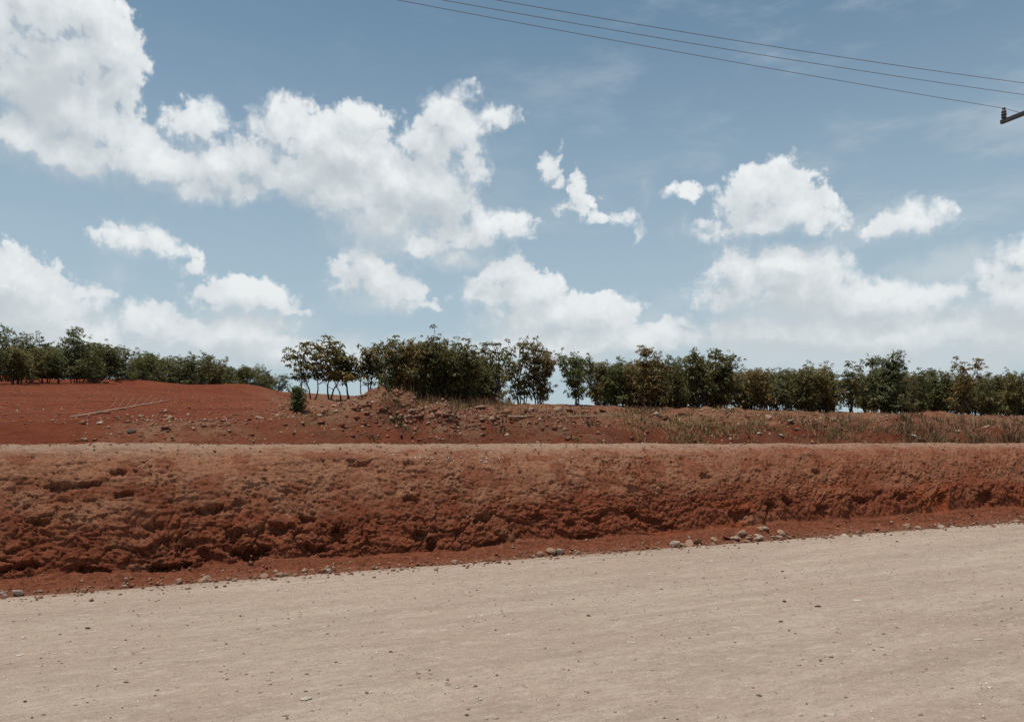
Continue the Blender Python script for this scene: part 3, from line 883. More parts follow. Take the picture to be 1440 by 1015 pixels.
# ------------------------------------------------------------------ grass and weeds
def blades(name, clumps, mat, label, cat, seed, hgt=(0.15, 0.4), nb=14, spread=0.12, width=0.012, lean=0.7):
    r = np.random.default_rng(seed)
    c = np.repeat(np.asarray(clumps), nb, axis=0); n = len(c)
    a = r.uniform(0, 6.28, n); rad = r.random(n) * spread
    bx = c[:, 0] + np.cos(a) * rad; by = c[:, 1] + np.sin(a) * rad
    bz = ground_h(bx, by) - 0.02
    h = r.uniform(*hgt, n) * (c[:, 2] if c.shape[1] > 2 else 1)
    a2 = a + r.normal(0, 0.7, n); le = r.random(n) * lean * h
    tx, ty = np.cos(a2) * le, np.sin(a2) * le
    w = width * r.uniform(0.6, 1.4, n); a3 = r.uniform(0, 6.28, n); wx, wy = np.cos(a3) * w, np.sin(a3) * w
    p0 = np.stack([bx - wx, by - wy, bz], -1); p1 = np.stack([bx + wx, by + wy, bz], -1)
    m0 = np.stack([bx - wx * .8 + tx * .35, by - wy * .8 + ty * .35, bz + h * .65], -1); m1 = np.stack([bx + wx * .8 + tx * .35, by + wy * .8 + ty * .35, bz + h * .65], -1)
    t0 = np.stack([bx + tx - wx * .1, by + ty - wy * .1, bz + h * (1 - .25 * le / h)], -1); t1 = np.stack([bx + tx + wx * .1, by + ty + wy * .1, bz + h * (1 - .25 * le / h)], -1)
    v = np.stack([p0, p1, m0, m1, t0, t1], 1)
    f = np.array([(0, 1, 3, 2), (2, 3, 5, 4)])[None] + (np.arange(n) * 6)[:, None, None]
    o = put(name, mesh_np(name, v.reshape(-1, 3), f.reshape(-1, 4), mat, smooth=False))
    return tag(o, label, cat, kind='stuff')


def scatter_px(regions, seed):
    r = random.Random(seed); out = []
    for (x0, x1, y0, y1, n, sc) in regions:
        for _ in range(n):
            px, py = r.uniform(x0, x1), r.uniform(y0, y1)
            Yd = np.interp(py, [560, 572, 585, 600, 612, 622], [42, 38, 29, 22.5, 20, 18.5]) * (CA / (CA - SA * (px - CX) / F))
            Yd *= r.uniform(0.97, 1.03)
            xx = (px - CX) / F * Yd
            if float(fbm(np.array([xx / 1.6]), np.array([Yd / 2.2]), 3)[0]) < 0.02 and r.random() < 0.88: continue
            out.append(((px - CX) / F * Yd, Yd, sc * r.uniform(0.5, 1.3)))
    return np.array(out)


blades('dry_grass', scatter_px([(880, 1240, 588, 618, 330, 1.0), (580, 720, 566, 582, 200, 1.4), (700, 900, 575, 600, 200, 0.7), (420, 560, 588, 606, 90, 0.6), (1240, 1460, 590, 618, 230, 1.1),
                                (940, 1080, 594, 616, 240, 1.1), (560, 880, 596, 614, 90, .6), (860, 1440, 572, 592, 760, 1.3), (560, 860, 574, 590, 260, 1.0), (330, 420, 585, 602, 30, .5)], 21),
       M['grass'], 'dry yellow grass over the waste ground behind the bank', 'grass', 8, hgt=(.06, .25), nb=18, spread=.26, lean=1.9, width=.009)
blades('green_grass', scatter_px([(1165, 1215, 603, 610, 60, 0.6)], 5), M['green_grass'], 'small patch of fresh green grass in the dry waste ground', 'grass', 9, hgt=(.08, .24), nb=18, spread=.2)
blades('low_weeds', scatter_px([(520, 580, 600, 610, 14, .8), (690, 740, 604, 614, 12, .8), (800, 840, 604, 612, 10, .8), (1060, 1100, 606, 614, 14, .9), (885, 1000, 600, 610, 26, .8), (1240, 1440, 598, 616, 60, 1.2),
                                (430, 520, 590, 604, 14, .7), (950, 1200, 590, 600, 50, .9), (600, 700, 572, 584, 50, 1.2)], 33),
       M['weed'], 'low olive weeds scattered through the dry grass', 'weeds', 10, hgt=(.06, .22), nb=22, spread=.28, width=.02, lean=1.2)
blades('dead_brush', scatter_px([(1270, 1460, 592, 616, 300, 1.3), (560, 720, 562, 580, 150, 1.4), (880, 940, 580, 590, 50, 1.1), (1100, 1280, 590, 612, 110, 1), (430, 900, 590, 606, 90, .7)], 44),
       M['dead'], 'reddish brown dead brush at the foot of the trees', 'brush', 11, hgt=(.12, .45), nb=20, spread=.28, width=.008, lean=1.0)


# ------------------------------------------------------------------ TREES
def leaf_quads(base, out, r, size, n=6):
    """a drooping hand of n leaflets at the end of a stalk; returns vertex arrays"""
    vs = []
    out = out / (np.linalg.norm(out) + 1e-9)
    a0 = r.uniform(0, 6.28)
    up = np.array([0, 0, 1.0])
    side = np.cross(out, up); side /= (np.linalg.norm(side) + 1e-9)
    for k in range(n):
        w = (k / (n - 1) - 0.5) * 3.6 + r.normal(0, 0.2)
        d = out * math.cos(w) + side * math.sin(w)
        d = d * 0.8 + np.array([0, 0, -0.55 + r.normal(0, 0.28)]); d /= np.linalg.norm(d)
        L = size * r.uniform(0.7, 1.15)
        sd = np.cross(d, up + r.normal(0, .25, 3)); sd /= (np.linalg.norm(sd) + 1e-9)
        W = L * 0.17
        p0 = base; m = base + d * L * 0.5 + np.array([0, 0, 0.02]) ; tp = base + d * L + np.array([0, 0, -0.22 * L])
        vs.append(np.stack([p0, m - sd * W, tp, m + sd * W]))
    return vs


def make_tree(seed, H=3.2, stems=3, spread=0.8, bare=0.35, dens=1.0, shoots=0.3, low=0.2, leaf=0.20, tilt=0.12):
    """returns trunk mesh and crown mesh of a slender many-stemmed tree, base at the origin"""
    r = np.random.default_rng(seed)
    mb = MB(); quads = []
    tips = []

    def branch(p, d, L, rad, lev, top):
        n = 5; pts = [p.copy()]; dd = d.copy()
        for i in range(n):
            dd = dd + r.normal(0, 0.10, 3) + np.array([0, 0, 0.10 if lev else 0.04]); dd /= np.linalg.norm(dd)
            pts.append(pts[-1] + dd * L / n)
        mb.tube([tuple(q) for q in pts], [rad * (1 - 0.55 * i / n) for i in range(n + 1)], 5 if lev else 6, cap=False)
        # leaf hands along the upper part
        m = int((5 + 9 * (lev > 0)) * dens * (L / 0.8))
        for _ in range(m):
            t = r.uniform(0.15 if lev else max(bare, 0.3), 1.0) ** 0.8
            k = min(int(t * n), n - 1); q = pts[k] + (pts[k + 1] - pts[k]) * (t * n - k)
            if q[2] < H * low: continue
            o = np.append(r.normal(0, 1, 2), r.uniform(-0.1, 0.7)); o /= np.linalg.norm(o)
            pet = r.uniform(0.10, 0.30)
            quads.extend(leaf_quads(q + o * pet, o, r, leaf * r.uniform(0.75, 1.2), int(r.integers(4, 7))))
        tips.append(pts[-1])
        if lev < 2 and top:
            for _ in range(int(r.integers(2, 4))):
                a = r.uniform(0, 6.28); sp = r.uniform(0.35, 0.9) * spread
                nd = dd * 0.8 + np.array([math.cos(a) * sp, math.sin(a) * sp, 0.25]); nd /= np.linalg.norm(nd)
                branch(pts[-1], nd, L * r.uniform(0.42, 0.66), rad * 0.5, lev + 1, lev == 0)
        if lev == 0:
            for _ in range(int(3 * dens + 2)):                    # side limbs off the stem
                t = r.uniform(bare, 0.95); k = min(int(t * n), n - 1); q = pts[k] + (pts[k + 1] - pts[k]) * (t * n - k)
                a = r.uniform(0, 6.28)
                nd = np.array([math.cos(a) * spread, math.sin(a) * spread, r.uniform(0.1, 0.8)]); nd /= np.linalg.norm(nd)
                branch(q, nd, H * r.uniform(0.14, 0.38), rad * 0.4, 2, False)

    for i in range(stems):
        a = r.uniform(0, 6.28); off = np.array([math.cos(a), math.sin(a), 0]) * (0.34 if stems > 1 else 0.0) * r.uniform(0.2, 1) * max(spread, 0.5)
        d = np.append(off[:2] * 0.8 + r.normal(0, tilt, 2), 1.0); d /= np.linalg.norm(d)
        off[2] = -0.12
        branch(off, d, H * r.uniform(0.42, 0.60), 0.035 * r.uniform(0.8, 1.3) * (H / 3.2), 0, True)
    for _ in range(int(shoots * 10)):                             # whippy shoots above the crown
        if not tips: break
        t = tips[int(r.integers(len(tips)))]
        if t[2] < H * 0.6: continue
        L = r.uniform(0.25, 0.6) * H * 0.3; d = np.array([r.normal(0, .3), r.normal(0, .3), 1.0]); d /= np.linalg.norm(d)
        mb.tube([tuple(t), tuple(t + d * L)], [0.012, 0.006], 4, cap=False)
        for k in range(4):
            q = t + d * L * r.uniform(0.5, 1.0); o = np.append(r.normal(0, 1, 2), 0.2); o /= np.linalg.norm(o)
            quads.extend(leaf_quads(q + o * 0.08, o, r, leaf * 0.9, 5))
    V = np.array(quads).reshape(-1, 3)
    # normalise height to H
    k = H / max(V[:, 2].max(), 1e-3)
    V = V * np.array([1, 1, k]) if True else V
    mb.v = [(x, y, z * k) for (x, y, z) in mb.v]
    f = np.arange(len(V)).reshape(-1, 4)
    crown = mesh_np('crown', V, f, M['leaf'], smooth=False)
    trunk = mb.build('trunk', M['bark'])
    return trunk, crown


PROTO = {
    'slender': [make_tree(101 + k, 3.0, 2, 0.45, 0.5, 0.8, 0.4, 0.38, 0.20) for k in range(4)],
    'thin': [make_tree(131 + k, 3.0, 1, 0.4, 0.5, 0.8, 0.4, 0.42, 0.20) for k in range(3)],
    'bushy': [make_tree(201 + k, 3.1, 5, 0.90, 0.22, 0.80, 1.3, 0.13, 0.175, 0.20) for k in range(5)],
    'dense': [make_tree(301 + k, 3.2, 7, 0.95, 0.18, 0.88, 1.2, 0.10, 0.175, 0.22) for k in range(4)],
    'airy': [make_tree(401 + k, 3.4, 5, 0.75, 0.25, 0.62, 1.3, 0.10, 0.185, 0.2) for k in range(4)],
    'cone': [make_tree(451, 3.3, 7, 0.6, 0.15, 1.3, 0.3, 0.05, 0.18)],
    'bush': [make_tree(501, 1.2, 7, 0.8, 0.05, 1.1, 0.9, 0.03, 0.15, 0.2)],
}


def tree(kind, var, x, y, h, width, color, label, group, cat='tree', name='tree'):
    trunk, crown = PROTO[kind][var % len(PROTO[kind])]
    z = float(ground_h(x, y))
    e_ = bpy.data.objects.new(name, None); col.objects.link(e_)
    e_.location = (x, y, z); e_.empty_display_size = 0.3
    H0 = max(v[2] for v in crown.vertices[0:0]) if False else {'slender': 3.0, 'thin': 3.0, 'bushy': 3.1, 'dense': 3.2, 'airy': 3.4, 'cone': 3.3, 'bush': 1.2}[kind]
    kz = h / H0
    e_.scale = (kz * width, kz * width, kz); e_.rotation_euler = (0, 0, random.uniform(0, 6.28))
    tag(e_, label, cat, group)
    t_ = put('trunk', trunk, e_); c_ = put('crown', crown, e_)
    c_.color = tuple(color) + (1,)
    return e_


GREEN = (0.85, 1.05, 0.85); DARK = (0.8, 0.88, 0.82); BROWN = (1.4, 0.98, 0.85); OLIVE = (1.1, 1.0, 0.8); COOL = (0.85, 1.05, 1.1)
GF = 'front row of trees along the waste ground'
FRONT = [  # px, top py, kind, var, width, colour, perpendicular distance, label
    (421, 480, 'thin', 0, 0.9, OLIVE, 34.5, 'slender tree with a bare crooked top, first of the front row beside the red field'),
    (438, 488, 'slender', 0, 0.9, DARK, 35.2, 'slender dark tree with a thick foot, second of the front row'),
    (465, 473, 'slender', 1, 1.15, BROWN, 34.6, 'straight bare trunked tree with a drooping brownish crown'),
    (479, 482, 'thin', 1, 0.9, OLIVE, 36, 'thin pole-like tree just past the straight bare trunked tree'),
    (490, 480, 'slender', 2, 0.95, GREEN, 35.3, 'thin leaning tree with leaves down its stem, left of the soil mound'),
    (508, 485, 'thin', 2, 0.9, OLIVE, 35.4, 'thin bare stemmed tree rising behind the left of the soil mound'),
    (517, 482, 'slender', 3, 0.95, DARK, 36.2, 'twin stemmed thin tree rising behind the top of the soil mound'),
    (542, 481, 'airy', 0, 0.85, DARK, 35, 'dark tree with a heavy foot on the right of the soil mound'),
    (572, 474, 'bushy', 0, 0.95, BROWN, 35.2, 'dense brownish tree left of the tallest front tree'),
    (600, 463, 'dense', 0, 1.0, DARK, 35.5, 'tallest tree of the front row, broad and dark'),
    (632, 473, 'bushy', 1, 1.0, OLIVE, 35.6, 'dense tree just right of the tallest front tree'),
    (662, 480, 'airy', 1, 1.0, DARK, 35.3, 'looser dark tree at the right end of the dense clump'),
    (703, 480, 'thin', 0, 1.0, GREEN, 34.6, 'solitary thin stemmed tree in the gap beside the round bushy tree'),
    (733, 473, 'bushy', 2, 0.85, OLIVE, 34.8, 'left half of the round bushy tree pair, with a shoot on top'),
    (757, 479, 'dense', 1, 0.75, BROWN, 34.6, 'yellowish brown round bushy tree standing apart from the clump'),
    (813, 486, 'dense', 0, 0.72, GREEN, 35.2, 'slim dark bushy tree standing alone in the sky gap'),
    (842, 502, 'airy', 2, 0.8, OLIVE, 36, 'small tree with spreading twigs right of the slim bushy tree'),
    (868, 499, 'dense', 1, 0.85, GREEN, 35.8, 'low green tree at the left foot of the large rounded bush'),
    (908, 486, 'dense', 2, 0.95, BROWN, 35, 'large rounded brownish tree right of the sky gap'),
    (945, 497, 'bushy', 0, 0.8, DARK, 35.8, 'lower tree filling between the large rounded tree and the shoot topped tree'),
    (984, 486, 'dense', 3, 1.0, DARK, 35.4, 'broad dark tree with a single shoot standing up from its crown'),
    (1016, 503, 'bushy', 1, 0.8, OLIVE, 35.4, 'shorter olive tree right of the shoot topped dark tree'),
    (1043, 493, 'thin', 1, 1.1, OLIVE, 35.2, 'spindly tree with a tuft of leaves above its neighbours'),
    (1072, 510, 'dense', 0, 0.9, BROWN, 35.4, 'even topped brownish tree right of the spindly tufted tree'),
    (1103, 514, 'bushy', 2, 0.9, DARK, 35.6, 'low dark tree in the even topped stretch of the row'),
    (1135, 506, 'dense', 1, 0.95, OLIVE, 35.2, 'tree with a thin twig leaning out of its top'),
    (1165, 507, 'bushy', 3, 0.9, BROWN, 35.6, 'brownish tree two left of the tall conical tree'),
    (1196, 505, 'airy', 3, 1.0, DARK, 35.3, 'dark twiggy tree directly left of the tall conical tree'),
    (1246, 492, 'cone', 0, 0.85, COOL, 35, 'tall conical tree standing above the right part of the row'),
    (1282, 513, 'bushy', 4, 0.9, DARK, 35.5, 'dark tree directly right of the tall conical tree'),
    (1315, 517, 'dense', 2, 0.85, GREEN, 35.6, 'green tree between the conical tree and the brown topped tree'),
    (1354, 503, 'airy', 1, 1.0, BROWN, 33.2, 'brown topped tree with whippy shoots, nearest on the right'),
    (1392, 522, 'bushy', 0, 0.9, DARK, 35.4, 'low tree with sky showing under it near the right edge'),
    (1424, 516, 'dense', 3, 0.8, OLIVE, 33.4, 'last tree of the front row at the right edge of the photo')]
for (px, top, kind, var, w, c, p, lab) in FRONT:
    k = (px - CX) / F; Yd = p / (CA - SA * k); X_ = k * Yd
    z = float(ground_h(X_, Yd)); h = EYE + (HOR - top) / F * Yd - z
    tree(kind, var, X_, Yd, h, w * (1.40 if kind in ('slender', 'thin') else 1.10), c, lab, GF)
GB = 'trees hidden behind the front row'
for k in range(120):
    px = random.choice([random.uniform(560, 690), random.uniform(845, 960), random.uniform(860, 1460), random.uniform(930, 1460), random.uniform(1050, 1460)])
    p = random.uniform(37, 43); kk = (px - CX) / F; Yd = p / (CA - SA * kk); X_ = kk * Yd
    top = np.interp(px, [540, 600, 700, 900, 1040, 1200, 1460], [490, 480, 500, 507, 514, 518, 528]) + random.uniform(-2, 10)
    z = float(ground_h(X_, Yd)); h = EYE + (HOR - top) / F * Yd - z
    tree(random.choice(['bushy', 'dense', 'bushy', 'airy']), random.randrange(5), X_, Yd, h, random.uniform(0.95, 1.2), random.choice([GREEN, DARK, OLIVE, BROWN, OLIVE]),
         'tree mostly hidden behind the front row of trees', GB)
# outside the frame on the right, for a view a step to the side
for k in range(6):
    px = 1465 + k * 32; kk = (px - CX) / F; Yd = 35.4 / (CA - SA * kk); X_ = kk * Yd
    tree('dense' if k % 2 else 'bushy', k, X_, Yd, 3.2, 0.9, DARK, 'tree of the row continuing out of the right of the frame', 'trees beyond the right edge of the frame')

GL = 'row of trees along the far side of the red field'
LEFT = [(-14, 462, 'airy', 2, 1.0, GREEN, 42, 'sparse tree cut by the left edge of the photo'), (6, 456, 'airy', 0, 0.8, GREEN, 46, 'sparse crown sticking up at the left edge, over low bushes'),
        (24, 484, 'dense', 1, 1.2, OLIVE, 43, 'low broad dark bush below the sparse crown at the left edge'), (44, 486, 'bushy', 2, 1.1, OLIVE, 45, 'low bush between the left edge and the open crowned tree'),
        (62, 467, 'airy', 3, 0.95, COOL, 47, 'open crowned tree left of the tallest tree by the field'), (84, 486, 'bushy', 3, 1.0, GREEN, 47, 'low filler tree at the left foot of the tallest field tree'),
        (108, 459, 'dense', 2, 0.72, COOL, 49, 'tallest tree along the red field, with a pointed crown'), (130, 475, 'bushy', 4, 0.9, GREEN, 51, 'dark tree leaning on the right of the tallest field tree'),
        (150, 480, 'dense', 0, 0.9, COOL, 53, 'dark green tree second to the right of the tallest field tree'), (172, 487, 'airy', 1, 1.0, COOL, 56, 'tree with a twiggy branch reaching out of its right side'),
        (198, 499, 'bushy', 0, 1.0, GREEN, 60, 'rounded tree at the start of the lower stretch by the field'), (214, 501, 'dense', 3, 0.9, DARK, 64, 'dark rounded tree in the lower stretch by the field'),
        (238, 503, 'bushy', 1, 1.0, COOL, 68, 'tree left of the raised crown in the lower stretch'), (264, 498, 'dense', 1, 1.0, COOL, 72, 'raised crown in the middle of the lower stretch by the field'),
        (280, 500, 'airy', 2, 1.0, GREEN, 76, 'airy tree on the right of the raised crown'), (300, 507, 'dense', 2, 0.95, OLIVE, 82, 'olive tree right of the airy one by the field'),
        (318, 506, 'bushy', 3, 1.1, COOL, 88, 'bluish green tree further along the field row'), (338, 515, 'dense', 0, 1.1, GREEN, 96, 'low tree third from the far end of the field row'),
        (356, 518, 'bushy', 4, 1.1, COOL, 104, 'low tree second from the far end of the field row'), (374, 517, 'airy', 3, 1.0, COOL, 108, 'small tree with clear sky beside it near the end of the field row'),
        (393, 530, 'bushy', 2, 1.2, COOL, 116, 'last and smallest tree of the field row, beside the low dark bush')]
for (px, top, kind, var, w, c, Yd, lab) in LEFT:
    X_ = (px - CX) / F * Yd; z = float(ground_h(X_, Yd)); h = EYE + (HOR - top + (5 if px > 180 else 1)) / F * Yd - z
    tree(kind, var, X_, Yd, h, w * 1.15, c, lab, GL)
for k in range(48):
    px = random.uniform(-30, 392); Yd = float(np.interp(px, [-30, 108, 250, 385], [47, 56, 78, 122])) * random.uniform(1.0, 1.1)
    top = np.interp(px, [-30, 60, 108, 180, 250, 385], [484, 481, 478, 492, 501, 522]) + random.uniform(-2, 10)
    X_ = (px - CX) / F * Yd; z = float(ground_h(X_, Yd)); h = max(EYE + (HOR - top) / F * Yd - z, 1.6)
    tree(random.choice(['bushy', 'dense']), random.randrange(5), X_, Yd, h, random.uniform(0.9, 1.2), random.choice([GREEN, COOL, DARK]),
         'tree mostly hidden behind the row along the red field', 'trees hidden behind the field row')
P = hit(416, 577)
tree('bush', 0, P[0], P[1], 38 / F * P[1], 0.75, (0.7, 0.95, 0.7), 'low dark green bush at the end of the red field under the slender trees', None, 'bush', 'bush')

# ------------------------------------------------------------------ POWER LINE
ZW = 6.8 + EYE
DW = Vector((0.93, 0.37, 0)).normalized(); NW = Vector((DW.y, -DW.x, 0))      # NW points towards the camera side
P0 = Vector((10.1, 16.5, ZW))
pole = bpy.data.objects.new('utility_pole', None); col.objects.link(pole)
cx = P0 + NW * 0.86
pole.location = (cx.x + 0.10, cx.y + 0.04, 0.05)
tag(pole, 'dark utility pole whose crossarm reaches into the top right of the photo', 'utility pole')
base = Vector(pole.location)
mb = MB(); mb.tube([(0, 0, -0.2), (0, 0, 4), (0, 0, ZW + 0.25)], [0.13, 0.11, 0.09], 12); put('pole', mb.build('pole', M['pole']), pole)
# crossarm of angle steel
az_ = ZW - 0.21
a0 = P0 - NW * 0.06; a1 = P0 + NW * 1.8
bmv = MB()


def boxbar(mb, A, B, w, h):
    d = (B - A).normalized(); sd = d.cross(Vector((0, 0, 1))).normalized() * w; up = Vector((0, 0, h))
    b = len(mb.v)
    for P_ in (A, B):
        for (i, j) in ((-1, -1), (1, -1), (1, 1), (-1, 1)):
            mb.v.append(tuple(P_ + sd * i + up * j))
    mb.f += [(b, b + 1, b + 2, b + 3), (b + 7, b + 6, b + 5, b + 4)] + [(b + k, b + 4 + k, b + 4 + (k + 1) % 4, b + (k + 1) % 4) for k in range(4)]


A = Vector((a0.x, a0.y, az_)) - base; B = Vector((a1.x, a1.y, az_)) - base
boxbar(bmv, A, B, 0.034, 0.038)
put('crossarm', bmv.build('crossarm', M['iron'], False), pole)
brc = MB(); boxbar(brc, Vector((0, 0, az_ - 0.75 - base.z)), A.lerp(B, 0.30) - Vector((0, 0, 0.06)), 0.015, 0.015); boxbar(brc, Vector((0, 0, az_ - 0.75 - base.z)), A.lerp(B, 0.72) - Vector((0, 0, 0.06)), 0.015, 0.015)
put('brace', brc.build('brace', M['iron'], False), pole)
prof = [(0.016, -0.05), (0.016, 0.0), (0.045, 0.005), (0.052, 0.03), (0.036, 0.045), (0.050, 0.06), (0.054, 0.09), (0.036, 0.105), (0.048, 0.12), (0.048, 0.15), (0.03, 0.165), (0.026, 0.19), (0.034, 0.2), (0.03, 0.22), (0.008, 0.225)]
ins = MB(); ins.lathe(prof, 14); ins_me = ins.build('insulator', M['ceramic'])
WIRES = [(0.0, 0.44, 'lowest of the three power lines, tied to the visible insulator'), (0.63, 0.73, 'middle one of the three power lines crossing the sky'), (1.06, 0.87, 'highest of the three power lines crossing the sky')]
for (off, sag, lab) in WIRES:
    A = P0 + NW * off
    io = put('insulator', ins_me, pole, Vector((A.x, A.y, az_ + 0.055)) - base)
    L = 45.0; pts = []
    for i in range(61):
        t = L * i / 60; pts.append(Vector((A.x, A.y, ZW + 0.055)) - DW * t + Vector((0, 0, -4 * sag * (t / L) * (1 - t / L))))
    for i in range(1, 16):
        t = 45 * i / 30; pts.insert(0, Vector((A.x, A.y, ZW + 0.055)) + DW * t + Vector((0, 0, -4 * sag * (t / L) * (1 - t / L))))
    mb = MB(); o0 = pts[0].copy(); mb.tube([p - o0 for p in pts], 0.0046, 6)
    o = put('power_line', mb.build('power_line', M['wire'])); o.location = o0
    tag(o, lab, 'power line', 'overhead power lines')

# ------------------------------------------------------------------ SUN, SKY, CLOUDS
SUN_EL = R(77); SUN_AZ = R(-124)          # azimuth clockwise from +Y (view direction) towards +X
sd = Vector((math.sin(SUN_AZ) * math.cos(SUN_EL), math.cos(SUN_AZ) * math.cos(SUN_EL), math.sin(SUN_EL)))
ld = bpy.data.lights.new('sun', 'SUN'); ld.energy = 3.7; ld.angle = R(0.53); ld.color = (1.0, 0.95, 0.88)
lo = bpy.data.objects.new('sun', ld); col.objects.link(lo)
lo.rotation_euler = sd.to_track_quat('Z', 'Y').to_euler()

world = bpy.data.worlds.new('World'); scene.world = world; world.use_nodes = True
t = NT(world.node_tree)
bg = world.node_tree.nodes['Background']
sky = t.add('ShaderNodeTexSky', sky_type='NISHITA', sun_disc=False)
sky.sun_elevation = SUN_EL; sky.sun_rotation = SUN_AZ; sky.air_density = 1.0; sky.dust_density = 2.0; sky.ozone_density = 1.0; sky.altitude = 1500


def azel(px, py):
    x, z = (px - CX) / F, (HOR - py) / F
    return math.atan2(x, 1.0), math.atan2(z, math.hypot(x, 1.0))


BLOBS = [(98, 45, 44, 36), (128, 105, 44, 44), (160, 188, 44, 34), (383, 212, 34, 26), (645, 195, 36, 40), (525, 372, 30, 22), (60, 15, 95, 60), (30, 60, 90, 60), (95, 75, 60, 60), (0, 20, 60, 80), (125, 25, 55, 40), (150, 70, 42, 48), (166, 112, 26, 52), (40, 100, 110, 70), (100, 150, 92, 60), (30, 190, 90, 50), (110, 215, 100, 45),
         (190, 215, 55, 32), (230, 235, 100, 38), (265, 265, 75, 22), (275, 180, 38, 32), (310, 235, 90, 38), (340, 262, 60, 24), (390, 152, 22, 24), (402, 182, 42, 40), (440, 205, 50, 40), (370, 222, 50, 36),
         (420, 245, 75, 36), (510, 172, 34, 18), (480, 222, 70, 42), (500, 275, 62, 36), (470, 285, 46, 24), (530, 300, 60, 36), (650, 136, 18, 18), (640, 172, 36, 36), (686, 164, 28, 17), (712, 160, 13, 6),
         (618, 218, 56, 50), (664, 222, 24, 56), (600, 268, 75, 50), (650, 275, 34, 40), (560, 260, 66, 46), (540, 318, 50, 20),
         (640, 306, 27, 20), (690, 313, 38, 20), (722, 328, 18, 16), (655, 332, 56, 22), (602, 345, 42, 16), (645, 362, 40, 13),
         (516, 366, 34, 28), (528, 394, 50, 38), (545, 415, 38, 22), (500, 396, 34, 36), (535, 425, 50, 14),
         (712, 386, 30, 20), (690, 412, 36, 22), (738, 412, 42, 28), (775, 436, 55, 26), (852, 422, 28, 15), (835, 445, 52, 26), (882, 445, 16, 14), (730, 448, 60, 18),
         (775, 233, 9, 16), (786, 252, 4, 12), (806, 262, 8, 30), (800, 292, 20, 9), (840, 307, 26, 5), (880, 306, 17, 4), (900, 322, 4, 12),
         (1082, 265, 42, 28), (1042, 298, 34, 26), (1100, 298, 56, 28), (1142, 308, 40, 16), (1070, 318, 76, 13), (965, 277, 24, 8), (1000, 312, 26, 9), (1122, 252, 13, 8),
         (1280, 312, 48, 19), (1272, 294, 20, 15), (1300, 305, 26, 14), (1100, 400, 120, 34), (1045, 385, 52, 40), (1100, 376, 80, 36), (1170, 402, 62, 36), (1225, 416, 70, 28), (340, 420, 62, 22),
         (1120, 468, 130, 34), (1260, 470, 110, 34), (1040, 468, 60, 36), (1410, 470, 80, 46), (840, 482, 130, 24), (720, 484, 60, 20), (330, 472, 80, 26), (120, 476, 110, 32), (20, 480, 60, 30), (400, 498, 90, 18), (1030, 366, 38, 24), (1090, 366, 66, 24), (1150, 378, 52, 22), (1040, 420, 56, 44), (1120, 418, 110, 44), (1200, 420, 76, 30), (1260, 422, 76, 18), (1328, 420, 42, 16),
         (1434, 366, 34, 22), (1400, 388, 38, 17), (1425, 420, 66, 42),
         (18, 360, 32, 22), (0, 400, 76, 50), (60, 398, 32, 12), (100, 415, 44, 13), (40, 440, 100, 40),
         (180, 346, 34, 24), (214, 342, 34, 22), (240, 358, 30, 13), (270, 380, 14, 5),
         (326, 414, 40, 14), (304, 420, 24, 14), (368, 430, 34, 11), (432, 438, 17, 4), (225, 440, 26, 16), (215, 460, 54, 26), (975, 462, 34, 14), (720, 462, 30, 8)]
WEAK = [(540, 320, 90, 45), (540, 425, 70, 25), (800, 470, 170, 40), (940, 480, 110, 32), (1180, 460, 200, 60), (1120, 490, 210, 50), (1380, 465, 150, 60), (1300, 500, 260, 45), (985, 326, 46, 12), (1210, 312, 70, 20),
        (350, 460, 120, 42), (270, 482, 170, 48), (110, 470, 150, 55), (460, 500, 180, 34), (160, 392, 26, 16), (700, 500, 260, 30), (645, 365, 70, 24), (170, 352, 45, 18), (1340, 380, 120, 40), (1420, 205, 34, 8), (905, 270, 8, 18)]


